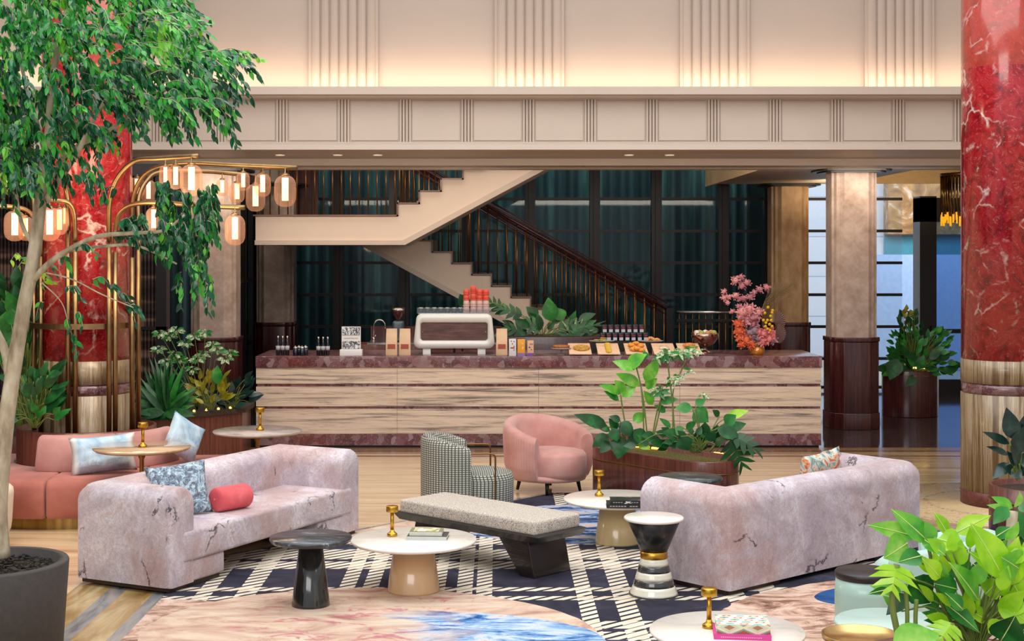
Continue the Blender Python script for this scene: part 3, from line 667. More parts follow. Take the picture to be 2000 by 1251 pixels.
for i in range(7):
    px = 822+i*13.0; p = Vector(((px-PX)*(CY+.42)/F, CY+.42, zt+.508))
    t = thing('espresso_cup', 'black espresso cup with saucer, %s on the espresso machine' % (ORD[i] if i < 6 else 'seventh from the left'), 'cup', p, 0, 'black cups on the espresso machine')
    MB().lathe([(0, 0), (.036, .0), (.034, .03), (.022, .06), (0, .062)], n=18).build('cup', bc, t)
    MB().lathe([(.036, .045), (.041, .05), (.041, .056), (.02, .064), (0, .066)], n=18).build('saucer', steel, t)
pc = M('pale_paper_cup', '#d9b3a8', .5, var=.02); rc = M('coral_paper_cup', '#e2543f', .5, var=.02)
for ci, (px, extra, dz) in enumerate(((911, 0, 0), (924.5, 1, 0), (937, 0, .005), (949, 0, 0))):
    zz = zt+.507
    kinds = [('pale', 'lower'), ('pale', 'upper'), ('coral', 'lower'), ('coral', 'upper')]
    stackn = ORD[ci] if ci < 3 else 'rightmost'
    for kd, lv in kinds:
        p = Vector(((px-PX)*(CY+.36)/F, CY+.36, zz))
        t = thing('paper_cup', '%s %s paper cup in the %s cup stack on the espresso machine' % (lv, kd, stackn), 'cup', p, 0, 'paper cups stacked on the espresso machine')
        h_ = .078 if kd == 'pale' else (.066+(.022 if extra else 0))
        MB().lathe([(0, 0), (.040, 0), (.0355, h_*.97), (.030, h_)], n=20).build('cup', pc if kd == 'pale' else rc, t)
        MB().lathe([(.040, .0), (.0425, .002), (.0425, .009), (.0395, .011)], n=20).build('rim', pc if kd == 'pale' else rc, t)
        zz += h_
# back bar with sink, tap and grinder
bx0, bx1, by = -1.98, .07, 18.95
bb = thing('back_bar_cabinet', 'low walnut back bar cabinet with steel sink behind the counter', 'cabinet', (0, by, 0))
MB().box(bx0, bx1, 0, .55, 0, 1.15).build('body', wood_red, bb, bevel=.004)
MB().box(bx0+.3, bx1, -.01, .56, 1.15, 1.175).build('worktop', steel, bb)
MB().box(bx0+.3, bx1, .52, .56, 1.175, 1.36).build('splashback', wood_dark, bb)
MB().box(bx0, bx0+.1, -.2, .0, 0, 1.18).build('end_panel', wood_red, bb, bevel=.01)
tp = Vector(((730-PX)*19.2/F, 19.2, 1.175))
t = thing('swan_neck_tap', 'tall steel swan neck tap behind the coffee bags', 'tap', tp)
MB().tube([(0, 0, 0), (0, 0, .2)]+[(.075-.075*math.cos(a_*PI/10), 0, .2+.085*math.sin(a_*PI/10)) for a_ in range(1, 11)]+[(.15, 0, .17)], .009, 8).build('spout', steel, t)
MB().lathe([(0, 0), (.02, 0), (.018, .06), (0, .06)], n=14).build('base', steel, t); MB().tube([(.0, -.01, .05), (.03, -.03, .085)], .008).build('lever', steel, t)
gp = Vector(((778-PX)*19.25/F, 19.25, 1.175))
t = thing('coffee_grinder', 'coffee grinder with smoked hopper behind the coffee bags', 'grinder', gp)
MB().box(-.075, .075, -.09, .09, 0, .27).build('body', M('grinder_grey', '#4f5864', .3, .4), t, bevel=.03, seg=4)
MB().lathe([(.03, .27), (.03, .29), (.075, .35), (.08, .42), (.078, .44), (0, .445)], n=24).build('hopper', M('smoked_hopper', '#4a2a24', .1, coat=.5), t)
MB().lathe([(.083, .40), (.085, .405), (.085, .43), (0, .435)], n=24).build('lid', steel, t)
MB().box(bx0+.6, bx0+1.6, .5, .54, 1.36, 1.365)
# right back bar (planter trough)
pb = thing('planter_trough', 'dark wooden trough holding the monstera behind the counter', 'planter', (0, 19.1, 0))
x0, x1 = (985-PX)*19.1/F, (1243-PX)*19.1/F
MB().box(x0, x1, 0, .55, 0, 1.24).build('box', wood_dark, pb, bevel=.006); MB().box(x0+.02, x1-.02, .02, .53, 1.24, 1.25).build('soil', soil, pb)
# stepped rack with jars
rk = thing('jar_rack', 'two tier dark rack carrying the labelled jars', 'rack', (0, 18.35, zt))
xa, xb = (1168-PX)*18.4/F, (1268-PX)*18.4/F
MB().box(xa, xb, 0, .09, 0, .135).build('lower_step', blackm, rk); MB().box(xa+.05, xb-.06, .09, .20, 0, .232).build('upper_step', blackm, rk)
jb = M('black_jar', '#14161c', .3); jl = M('jar_label', '#c9cdd6', .6); jr = M('jar_red_lid', '#8f1f30', .5)
def jar(x, y, z, lb):
    t = thing('labelled_jar', lb, 'jar', (x, y, z), 0, 'labelled jars on the rack')
    MB().box(-.034, .034, -.03, .03, 0, .1).build('jar', jb, t, bevel=.008); MB().box(-.024, .024, -.0325, -.029, .006, .042).build('label', jl, t)
    MB().prism([(0, -.0), (.024, .018), (.0, .036), (-.024, .018)], 0, .003, tf=Matrix.Translation((0, -.030, .045)) @ Matrix.Rotation(PI/2, 4, 'X')).build('emblem', jr, t)
for i in range(8): jar((1177+i*12-PX)*18.39/F, 18.39, zt+.135, 'black jar with red emblem, %s in the lower row of the rack' % (ORD[i]))
for i in range(7): jar((1181+i*12-PX)*18.49/F, 18.50, zt+.232, 'black jar with red emblem, %s in the upper row of the rack' % (ORD[i] if i < 6 else 'rightmost'))
# plates on risers
def food(nm, c1_, c2_, sc_=40): return NM(nm, [(.35, c1_), (.6, c2_)], sc_, rough=.5, bump=.4)
for px, lb, kind in ((1175, 'grey oval plate of filled sandwiches', 's'), (1271, 'grey oval plate piled with croissants', 'c')):
    p = Vector(((px-PX)*18.15/F, 18.15, zt))
    r_ = tag(MB().box(-.12, .12, -.06, .06, 0, .125).build('plate_riser', blackm, None, loc=p), 'black riser under the '+('sandwich' if kind == 's' else 'croissant')+' plate', 'stand')
    pl_ = tag(MB().lathe([(0, 0), (.09, 0), (.16, .022), (.158, .026), (.09, .006), (0, .006)], n=32, sy=.6).build('oval_plate', M('stone_plate', '#aaa59f', .4), None, loc=p+Vector((0, 0, .1255))), lb, 'plate')
    rnd = random.Random(px)
    spots = sorted([(rnd.uniform(0, 6.28), rnd.uniform(.01, .085)) for k in range(7 if kind == 's' else 8)], key=lambda q: q[1]*math.cos(q[0]))
    for k, (a_, rr) in enumerate(spots):
        who = ORD[k] if k < len(spots)-1 else 'rightmost'; zz = .134+(.0 if rr > .04 else .025)
        if kind == 's':
            t = thing('sandwich', 'small filled sandwich, %s on the left oval plate' % who, 'sandwich', p+Vector((math.cos(a_)*rr, math.sin(a_)*rr*.5, zz)), a_, 'sandwiches on the left oval plate')
            MB().box(-.035, .035, -.015, .015, 0, .012).box(-.034, .034, -.014, .014, .019, .031).build('bread', food('bread', '#9a6a33', '#d9b070'), t, bevel=.004); MB().box(-.036, .036, -.017, .017, .012, .019).build('filling', M('lettuce', '#8a9a2a'), t)
        else:
            m = MB(); m.tube([(-.045, .012, 0.012), (-.025, -.002, .018), (0, -.006, .022), (.025, -.002, .018), (.045, .012, .012)], [.006, .016, .022, .016, .006], 10)
            tag(m.build('croissant', food('pastry', '#a8672c', '#e0a860', 60), None, loc=p+Vector((math.cos(a_)*rr, math.sin(a_)*rr*.5, zz+.01*(k > 5))), rot=(0, 0, a_)), 'golden croissant, %s on the right oval plate' % who, 'croissant', 'croissants on the right oval plate')
# cake stand
p = CT(1096, .28)
t = thing('cake_stand', 'glass cake stand near the left serving board', 'cake stand', p)
gl = NT('stand_glass', .05); gl.b.inputs['Base Color'].default_value = lin('#d9cfca'); gl.b.inputs['Transmission Weight'].default_value = .6; glm = gl.m
MB().lathe([(0, 0), (.05, 0), (.045, .008), (.012, .015), (.012, .06), (.03, .068), (.12, .07), (.125, .085), (.115, .078), (0, .078)], n=32).build('stand', glm, t)
tag(MB().lathe([(0, 0), (.1, 0), (.108, .03), (.1, .036), (0, .034)], n=28).build('round_tart', food('tart', '#8a4a1f', '#b9713a'), None, loc=p+Vector((0, 0, .079))), 'round brown tart on the glass cake stand', 'tart')
# serving boards
bw_ = NM('pale_maple', [(.3, '#d6a884'), (.6, '#e6c2a0')], 6, (1, 8, 1), rough=.45)
tl = math.radians(14)
for i, px in enumerate((1134, 1190, 1245, 1300, 1350)):
    p = CT(px, .07); rt = (tl, 0, 0)
    t = thing('serving_board', 'tilted pale wooden serving board, %s of the five on the counter' % (ORD[i] if i < 4 else 'rightmost'), 'board', p, 0, 'serving boards on the counter')
    Rm = Matrix.Translation((0, 0, .012)) @ Matrix.Rotation(tl, 4, 'X')
    MB().box(-.135, .135, 0, .42, 0, .014, mat=Rm).build('board', bw_, t, bevel=.003)
    MB().box(-.12, .12, .37, .39, 0, .095).build('prop', bw_, t)
    top = lambda x, y, z=.0145: tuple(Rm @ Vector((x, y, z)))
    rnd = random.Random(i)
    if i == 0:
        c = Vector(top(0.02, .2)); tag(MB().lathe([(0, 0), (.1, 0), (.105, .016), (.092, .024), (.085, .018), (0, .016)], n=30).build('oval_quiche', food('quiche', '#8a5a1c', '#c99a3a'), None, loc=p+c, rot=(tl, 0, 0)), 'round golden quiche on the leftmost serving board', 'quiche')
    if i == 1:
        for k in range(5):
            c = Vector(top(0, .06+.07*k))
            tag(MB().lathe([(0, 0), (.034, 0), (.038, .012), (.034, .024), (0, .028)], n=16).build('yellow_cake', food('curd', '#b98a12', '#e8c33a', 30), None, loc=p+c, rot=(tl, 0, 0)), 'small yellow cake, %s in the line on the second serving board' % ['nearest', 'second', 'middle', 'fourth', 'farthest'][k], 'cake', 'yellow cakes on the second board')
    if i == 2:
        cells = [(r_, c_) for r_ in range(3) for c_ in range(3)]
        for k, (r_, c_) in enumerate(cells):
            xx, yy = -.055+.055*c_+rnd.uniform(-.01, .01), .09+.10*r_+rnd.uniform(-.02, .02); wh = ['left', 'middle', 'right'][c_]+' one in the '+['front', 'centre', 'back'][r_]+' row'
            c = Vector(top(xx, yy)); tag(MB().ball((0, 0, 0), (.04, .05, .026), 9, 6, jit=.12, rnd=rnd).build('pastry', food('crust', '#c9701c', '#eba23e', 60), None, loc=p+c+Vector((0, 0, .02+.018*(k % 2))), rot=(0, 0, rnd.uniform(0, 3))), 'orange pastry, %s on the middle serving board' % wh, 'pastry', 'orange pastries on the middle board')
    if i == 3:
        c = Vector(top(.0, .2)); tag(MB().lathe([(0, 0), (.06, 0), (.063, .02), (0, .026)], n=20).build('pale_cheese', food('cheese', '#c9b593', '#e3d3b5'), None, loc=p+c, rot=(tl, 0, 0)), 'pale round cheese on the fourth serving board, behind the variegated plant', 'cheese')
    if i == 4:
        t2 = thing('filled_roll', 'orange filled roll with green leaves on the rightmost serving board', 'roll', p+Vector(top(.0, .22)), .3)
        MB().ball((0, 0, .035), (.085, .05, .03), 14, 8, jit=.04, rnd=rnd).build('bread', food('roll', '#c0602a', '#e08a4a'), t2); MB().ball((.02, -.03, .018), (.08, .045, .014), 14, 6, jit=.15, rnd=rnd).build('filling', M('salad', '#7fa03a'), t2)
# steel bowl
p = CT(1377, .62)
t = thing('footed_bowl', 'footed steel bowl full of fruit near the flowers', 'bowl', p)
MB().lathe([(0, 0), (.075, 0), (.07, .012), (.025, .03), (.02, .07), (.05, .085), (.12, .12), (.165, .19), (.178, .245), (.172, .245), (.155, .19), (.1, .13), (0, .10)], n=40).build('bowl', M('hammered_steel', '#b58f80', .18, 1), t)
rnd = random.Random(4)
for k in range(9):
    a_ = k*.7; rr = .11 if k < 8 else 0
    tag(MB().ball((0, 0, 0), .036, 10, 7).build('fruit', M('fruit_%d' % (k % 3), ['#a8a848', '#c98a5a', '#e3d9cf'][k % 3], .4), None, loc=p+Vector((rr*math.cos(a_), rr*math.sin(a_), .245))), '%s fruit at the %s in the footed steel bowl' % (['green', 'orange brown', 'pale'][k % 3], ['right', 'back right', 'back', 'back left', 'left', 'front left', 'front', 'front right', 'middle'][k]), 'fruit', '%s fruit in the steel bowl' % ['green', 'orange brown', 'pale'][k % 3])
# flower arrangement
vp = CT(1479, .22); dF = CY+.22
t = thing('flower_arrangement', 'large bouquet of pink and coral blooms with yellow balls in an amber vase', 'flowers', vp)
def FL(px, py, dy=0): return PD(px, py, dF+dy)-vp
MB().lathe([(0, 0), (.07, 0), (.085, .03), (.085, .1), (.078, .1), (.078, .03), (0, .02)], n=30).build('vase', M('amber_glass', '#c77a1c', .08, .3, coat=.6), t)
def bloom(px, py, r, mt, nm, dy=0, n_=60, seed=0, ls=.4):
    r *= 1.25
    rnd = random.Random(px*7+py+seed); m = MB(); c = FL(px, py, dy)
    m.ball(c, r*.55, 8, 6, jit=.15, rnd=rnd)
    for k in range(n_):
        v = Vector((rnd.gauss(0, 1), rnd.gauss(0, 1), rnd.gauss(0, 1))).normalized(); b0 = c+v*r*rnd.uniform(.35, .7)
        m.leaf(b0, b0+(v+Vector((rnd.uniform(-.4, .4), rnd.uniform(-.4, .4), rnd.uniform(-.4, .4))))*r*ls, r*.28, nref=(rnd.random(), -1, rnd.random()), n=3)
    return m.build(nm, mt, t, fix=False)
pk = NM('dusty_pink_petal', [(.3, '#8d5a62'), (.5, '#c47c84'), (.75, '#dba39e')], 30, rough=.8); pk2 = NM('pale_pink_petal', [(.3, '#c7707a'), (.6, '#e3a29e')], 30, rough=.8)
cor = NM('coral_petal', [(.3, '#b83a1f'), (.55, '#e06a3a'), (.75, '#efa080')], 40, rough=.7); cpk = NM('coral_pink_petal', [(.3, '#b4525c'), (.6, '#e88c86')], 60, rough=.7)
mauve = NM('mauve_petal', [(.3, '#6d5a62'), (.6, '#a18690')], 20, rough=.8)
for (a_, b_, r_) in ((1436, 548, 9), (1447, 541, 7), (1449, 558, 9), (1459, 552, 8), (1414, 569, 6), (1414, 581, 7), (1424, 580, 6), (1438, 577, 8), (1445, 583, 6), (1421, 590, 5), (1466, 580, 8), (1473, 571, 7), (1453, 582, 7), (1484, 565, 8), (1498, 562, 8), (1430, 608, 6), (1443, 598, 6)):
    bloom(a_, b_, r_*.0064, pk if a_ > 1440 else pk2, 'smoke_blossom', dy=.1, n_=26)
for (a_, b_, r_) in ((1452, 610, 13), (1464, 605, 12), (1474, 618, 12), (1458, 625, 13), (1470, 632, 11), (1448, 622, 10), (1482, 610, 9)): bloom(a_, b_, r_*.0066, pk2 if b_ < 612 else pk, 'pink_bloom', n_=60)
for (a_, b_, r_) in ((1441, 632, 9), (1444, 645, 10), (1447, 658, 10), (1458, 665, 11), (1468, 673, 9), (1449, 671, 9)): bloom(a_, b_, r_*.0066, cor, 'coral_bloom', -.05, 60)
for (a_, b_, r_) in ((1493, 650, 11), (1502, 660, 12), (1490, 665, 10), (1506, 648, 9), (1484, 648, 7)): bloom(a_, b_, r_*.0066, cpk, 'coral_pink_bloom', -.05, 70)
for (a_, b_, r_) in ((1464, 650, 9), (1474, 645, 10), (1470, 658, 9), (1480, 660, 8), (1512, 664, 8)): bloom(a_, b_, r_*.0066, mauve, 'mauve_bloom', -.03, 30)
yb = M('yellow_ball', '#e0a81a', .6)
for (a_, b_) in ((1500, 600), (1494, 611), (1508, 610), (1505, 617), (1491, 625), (1499, 625), (1506, 625), (1496, 630), (1503, 633), (1495, 637), (1508, 637), (1499, 642), (1504, 645), (1509, 606)):
    MB().ball(FL(a_, b_, -.1), .019, 10, 7).build('yellow_ball', yb, t)
m = MB(); rnd = random.Random(9)
for k in range(46):
    e_ = FL(rnd.uniform(1508, 1556), rnd.uniform(550, 575), rnd.uniform(-.1, .2)); m_ = FL(1500+rnd.uniform(-8, 12), 590+rnd.uniform(-8, 8), rnd.uniform(-.05, .1))
    m.tube(bez([FL(1488, 640), m_, e_], 4), .0022, 4)
m.build('dried_grass', M('dried_grass', '#7a6238', .7), t)
for (cx, cy, r_) in ((1520, 622, 20), (1522, 645, 19)):
    m = MB(); c = FL(cx-8, cy+6, .03); pts = []
    for k in range(29):
        a_ = -1.2+2.6*k/28; rr = r_*.0072*(1 if k % 2 else .93); pts.append(c+Vector((rr*math.cos(a_), (.02 if k % 2 else -.01), rr*math.sin(a_))))
    m.add([c]+pts, [(0, i+1, i+2) for i in range(28)]); m.add([c+Vector((0, .006, 0))]+[q+Vector((0, .006, 0)) for q in pts], [(0, i+2, i+1) for i in range(28)])
    m.build('fan_leaf', M('mauve_fan', '#94726b', .7), t, fix=False)
m = MB(); m.tube([FL(1479, 690), FL(1479, 665)], .03, 8); m.build('stem_bundle', stemm, t)
# ------------------------------------------------------------ fabrics
n = NT('palm_print_velvet', .75, spec=.2)
n.b.inputs['Sheen Weight'].default_value = .25
a = n.noise(2.3, 9, .68, 1.2); k = n.ramp(a, [(.3, '#a0939e'), (.42, '#b6aab4'), (.52, '#c9bfc8'), (.63, '#dad3db'), (.75, '#bfa49c')])
k = n.mix(n.ramp(n.noise(1.7, 5, .6, .5, n.map((1, 1, 1), loc=(5, 2, 1))), [(.48, 0.0), (.60, .6)]), k, '#b08a80')
fr = n.ramp(n.noise(9, 5, .75, 4.5), [(.53, 0.0), (.60, .35), (.64, 0.0)]); k = n.mix(fr, k, '#d6cccd')
fr2 = n.ramp(n.noise(16, 3, .6, 2.5, n.map((1, 1, .5), loc=(1, 4, 2))), [(.56, 0.0), (.66, .35)]); k = n.mix(fr2, k, '#8a7478')
fr3 = n.ramp(n.noise(12, 4, .65, 3.6, n.map((1, 1, 1.2), loc=(9, 4, 2))), [(.49, 0.0), (.54, .45), (.66, .1)]); k = n.mix(fr3, k, '#ab8d88')
cr_ = n.vor(2.6, 'DISTANCE_TO_EDGE', n.mix(.13, n.co, n.noise(9, 5, .75, out='Color'))); ck = n.math('MULTIPLY', n.ramp(cr_, [(0, 1.0), (.010, 1.0), (.018, 0.0)]), n.ramp(n.noise(2.9, 3, .5, 0, n.map((1, 1, 1), loc=(3, 3, 3))), [(.56, 0.0), (.60, .85)]))
n.col(n.mix(ck, k, '#3b2c35')); velvet = n.m
sofa_base = M('dark_plinth', '#3a2c1e', .5)
def sofa(name, label, px_front, px_end, side):
    # near front corner and far front corner on the floor
    B = PZ(*px_front); D = PZ(*px_end); u = Vector((D.x-B.x, D.y-B.y, 0)); L = u.length; u.normalize()
    rz = math.atan2(u.y, u.x)
    t = thing(name, label, 'sofa', (B.x, B.y, .007), rz)
    s = side      # depth runs to +y (left of the axis) or -y
    Dp = .84; at = .27; Hh = .72; bt = .28
    def Yv(v): return v*s
    U = [(0, 0), (at, 0), (at, Dp-bt), (L-at, Dp-bt), (L-at, 0), (L, 0), (L, Dp), (0, Dp)]
    poly = [(x, Yv(y)) for x, y in U]
    if s < 0: poly = poly[::-1]
    def ins(dd, df):      # inset outline, df = inset of the two arm ends
        P = [Vector(p) for p in U]; N_ = len(P); out = []
        ed = [df if i in (0, 4) else dd for i in range(N_)]
        for i in range(N_):
            p0, p1, p2 = P[i-1], P[i], P[(i+1) % N_]; e0 = (p1-p0).normalized(); e1 = (p2-p1).normalized()
            n0 = Vector((-e0.y, e0.x)); n1 = Vector((-e1.y, e1.x)); q0 = p1+n0*ed[i-1]; q1 = p1+n1*ed[i]
            det = e0.x*e1.y-e0.y*e1.x; r_ = q1-q0; k_ = (r_.x*e1.y-r_.y*e1.x)/det; out.append(q0+e0*k_)
        return out
    R_ = .128; m = MB(); secs = [[(p.x, Yv(p.y), .045) for p in ins(0, 0)], [(p.x, Yv(p.y), .25) for p in ins(0, 0)]]
    for k in range(0, 9):
        aa = PI/2*k/8; secs.append([(p.x, Yv(p.y), Hh-R_+R_*math.sin(aa)) for p in ins(R_*(1-math.cos(aa)), .035*(k/8)**2)])
    m.loft(secs, caps=False); o_ = len(m.v)-8
    for f in ((0, 1, 2, 7), (2, 3, 6, 7), (3, 4, 5, 6)): m.f.append([o_+i for i in f]); m.mi.append(0); m.sm.append(True)
    m.build('frame', velvet, t, bevel=.03, seg=4, angle=58)
    m = MB()
    for xa, xb in ((0, .62), (L-.62, L)):
        y0, y1 = sorted((Yv(0.006), Yv(Dp-.1))); MB().box(xa+.006, xb-.006, y0, y1, .045, .2).build('foot', velvet, t, bevel=.02, seg=3)
    y0, y1 = sorted((Yv(-.012), Yv(Dp-bt+.06)))
    MB().box(at-.14, L-at+.14, y0, y1, .195, .41).build('seat', velvet, t, bevel=.028, seg=4)
    m = MB()
    for xa, xb in ((.03, .58), (L-.58, L-.03)):
        y0, y1 = sorted((Yv(.03), Yv(Dp-.03))); MB().box(xa, xb, y0, y1, .012, .05).build('plinth', sofa_base, t)
    return t, B, u, L, s
sofa1, B1, u1, L1, s1 = sofa('velvet_sofa', 'long pink grey velvet sofa at left with palm print and cushions on its seat', (333, 1165), (703, 1044), 1)
B2 = PZ(1425, 1170)
d2 = Vector((.752, .66, 0)).normalized()
sofa2 = None
def PX2(p): return (PX+F*p.x/p.y, YH+F*(H-p.z)/p.y)
# the right sofa shows its back: its local front line lies behind
L2 = 2.32; v2 = Vector((-d2.y, d2.x, 0)); Ff = B2+v2*.84+d2*L2; Fn = B2+v2*.84
# start at the far front end and run towards the near end so that depth points to the camera
ff = PX2(Ff); fn = PX2(Fn)
sofa2, Bq, uq, Lq, sq = sofa('velvet_sofa', 'pink grey velvet sofa at right seen from behind, dark cracks printed on its back', ff, fn, 1)

def pillow(name, label, cat, w, h, th, mt, loc, rot, group=None, ends=None, pinch=.10):
    m = MB(); N_ = 16; grid = {}
    for sgn in (1, -1):
        vs = []
        for j in range(N_+1):
            for i in range(N_+1):
                u = -1+2*i/N_; v = -1+2*j/N_
                x = w/2*u*(1-pinch*(1-v*v)*abs(u)**2*.8); z = h/2*v*(1-pinch*(1-u*u)*abs(v)**2*.8)
                tt = th/2*((1-u**4)*(1-v**4))**.55
                wr = .004*math.sin(9*u+5*v)+.003*math.sin(13*v-4*u)
                vs.append((x, sgn*(tt+wr*(tt/(th/2))), z))
        m.add(vs, [(j*(N_+1)+i, j*(N_+1)+i+1, (j+1)*(N_+1)+i+1, (j+1)*(N_+1)+i) for j in range(N_) for i in range(N_)], 0, True)
    o = m.build(name, mt, None, loc=loc, rot=rot)
    bm = bmesh.new(); bm.from_mesh(o.data); bmesh.ops.remove_doubles(bm, verts=bm.verts, dist=.0008); bmesh.ops.recalc_face_normals(bm, faces=bm.faces); bm.to_mesh(o.data); bm.free()
    return tag(o, label, cat, group)
n = NT('blue_tie_dye', .6); sx = n.xyz(); f_ = n.noise(3.5, 7, .65, 1.2)
k = n.ramp(f_, [(.3, '#6c93b8'), (.45, '#9fbfd6'), (.6, '#c4d6e0'), (.75, '#dfe3e4')])
wn_ = n.N.new('ShaderNodeTexWave'); wn_.wave_type = 'RINGS'; wn_.inputs['Scale'].default_value = 1.2; wn_.inputs['Distortion'].default_value = 6; n.L.new(n.co, wn_.inputs[0])
k = n.mix(n.ramp(n.math('ADD', n.math('ABSOLUTE', n.math('ADD', sx[2], .12)), n.math('MULTIPLY', n.noise(18, 4, .7, 2), .16)), [(.09, .8), (.16, 0.0)]), k, '#8a7c88')
k = n.mix(n.ramp(n.math('ABSOLUTE', sx[0]), [(.20, 0.0), (.235, .85)]), k, '#e3e1dc'); n.col(k); tiedye = n.m
n = NT('slate_velvet', .7); f_ = n.noise(13, 9, .75, 2.2); n.col(n.ramp(f_, [(.35, '#43424e'), (.46, '#6d7280'), (.52, '#8fb2c6'), (.58, '#d8e2e6'), (.64, '#7b7a88')])); slate_v = n.m
# cushions on the left sofa
def on1(t_, dep, z): return B1+u1*t_+Vector((-u1.y, u1.x, 0))*dep+Vector((0, 0, z))
rz1 = math.atan2(u1.y, u1.x)
pillow('square_cushion', 'blue grey marbled velvet cushion leaning in the corner of the left sofa', 'cushion', .46, .40, .15, slate_v, on1(.66, .46, .60), (math.radians(-18), math.radians(-4), rz1+math.radians(-34)))
bp = on1(1.0, .24, .51); dr = (Vector((.93, .36, 0))).normalized()
t = thing('bolster_cushion', 'coral velvet bolster lying on the left sofa seat', 'cushion', bp, math.radians(50))
coralv = NM('coral_velvet', [(.3, '#c94a50'), (.6, '#e2646a'), (.8, '#ef8d8c')], 5, rough=.7)
m = MB(); m.tube([(-.155, 0, 0), (-.15, 0, 0), (-.135, 0, 0), (0, 0, 0), (.135, 0, 0), (.15, 0, 0), (.155, 0, 0)], [.05, .08, .09, .092, .09, .08, .05], 28); m.build('cover', coralv, t)
for x_ in (-.158, .158): MB().ball((x_, 0, 0), (.008, .012, .012), 8, 6).build('end_button', coralv, t)
n = NT('floral_print', .6); f_ = n.noise(7, 5, .6, 2); n.col(n.ramp(f_, [(.3, '#2c3a33'), (.42, '#8fa69c'), (.5, '#d9ddd5'), (.56, '#e0863a'), (.62, '#b9434a'), (.7, '#dfe4de')])); floral = n.m
pc_ = PD(1600, 925, 11.35)
pillow('patterned_cushion', 'flower patterned cushion showing above the back of the right sofa', 'cushion', .50, .42, .14, floral, (pc_.x, pc_.y, .60), (math.radians(8), math.radians(-4), math.atan2(d2.y, d2.x)+.05))

# ------------------------------------------------------------ tables
def cone_table(label, px, py, ztop, rad, rb, rt, top_m, leg_m, th=.024, name='coffee_table', cat='table'):
    c = PZ(px, py, ztop); t = thing(name, label, cat, (c.x, c.y, 0))
    MB().lathe([(0, ztop-th), (rad-.012, ztop-th), (rad-.002, ztop-th*.6), (rad, ztop-th*.4), (rad-.004, ztop), (0, ztop)], n=64).build('tabletop', top_m, t)
    MB().lathe([(0, .018), (rb, .018), (rb*.99, .03), (rt, ztop-th)], n=48).build('base', leg_m, t)
    return t, c
_, c1t = cone_table('round white marble coffee table on a sand coloured cone beside the left sofa', 808, 1051, .375, .435, .182, .135, white_marble, leg_cream)
_, c2t = cone_table('round white marble coffee table on a straw coloured cone, in front of the pink armchair', 1206, 972, .375, .435, .182, .135, white_marble, leg_cream2)
_, c3t = cone_table('round white marble coffee table cut by the bottom edge, holding the pink book', 1420, 1229, .375, .405, .17, .125, white_marble, leg_cream2)
_, c4t = cone_table('small round black marble side table on a tapering black base', 607, 1047, .47, .272, .127, .075, black_marble, leg_black, .032, 'side_table')
_, c5t = cone_table('small round black marble table behind the right sofa', 1348, 930, .50, .268, .11, .07, black_marble, leg_black, .03, 'side_table')
# hourglass table
c6 = PZ(1277, 1008, .55); t = thing('hourglass_table', 'hourglass side table, black above and striped black and white below, beside the right sofa', 'table', (c6.x, c6.y, 0)); c6t = c6
MB().lathe([(0, .528), (.195, .528), (.203, .535), (.203, .545), (.198, .55), (0, .55)], n=56).build('tabletop', white_marble, t)
MB().lathe([(.09, .315), (.178, .522), (.17, .529), (0, .529)], n=56).build('upper_cone', NM('gloss_black', [(.45, '#0f0f10'), (.62, '#1c1c1e'), (.72, '#4a4a4c')], 3, (5, 5, .6), rough=.35, coat=.1), t)
MB().lathe([(.091, .27), (.093, .272), (.093, .316), (.088, .318)], n=48).build('brass_ring', gold, t)
wl = M('ivory_gloss', '#e4dfcd', .15, coat=.7, var=.02); bl_ = M('charcoal_gloss', '#3a3d3c', .15, coat=.6)
def rz_(z): return .17-(.17-.09)*((z-.02)/.25)**.8
zs = [.02, .085, .13, .18, .225, .272]
for i in range(5): MB().lathe([(rz_(zs[i]+(zs[i+1]-zs[i])*k/3), zs[i]+(zs[i+1]-zs[i])*k/3) for k in range(4)], n=56).build('white_band' if i % 2 == 0 else 'dark_band', wl if i % 2 == 0 else bl_, t)
MB().lathe([(0, .018), (.16, .018), (.17, .022), (.17, .032)], n=48).build('foot', bl_, t)
# tall bronze tables with thin stems
def stem_table(label, px, py, top_m):
    z = .72; c = PZ(px, py, z); t = thing('pedestal_table', label, 'table', (c.x, c.y, 0)); r_ = .405
    MB().lathe([(0, z-.02), (r_-.012, z-.02), (r_, z-.008), (r_-.002, z), (0, z)], n=64).build('tabletop', top_m, t)
    MB().lathe([(0, z-.026), (r_-.02, z-.026), (r_-.016, z-.019), (0, z-.019)], n=64).build('rim_plate', bronze, t)
    MB().lathe([(.02, .02), (.019, z-.11), (.022, z-.10), (.055, z-.025), (0, z-.024)], n=24).build('stem', bronze, t)
    MB().lathe([(0, 0), (.19, 0), (.19, .012), (.03, .02), (0, .02)], n=40).build('foot', bronze, t)
    return c
c7t = stem_table('round travertine pedestal table in front of the coral bench', 277, 871.5, trav_top)
c8t = stem_table('round grey stone pedestal table between the coral bench and the counter', 503, 840, grey_top)
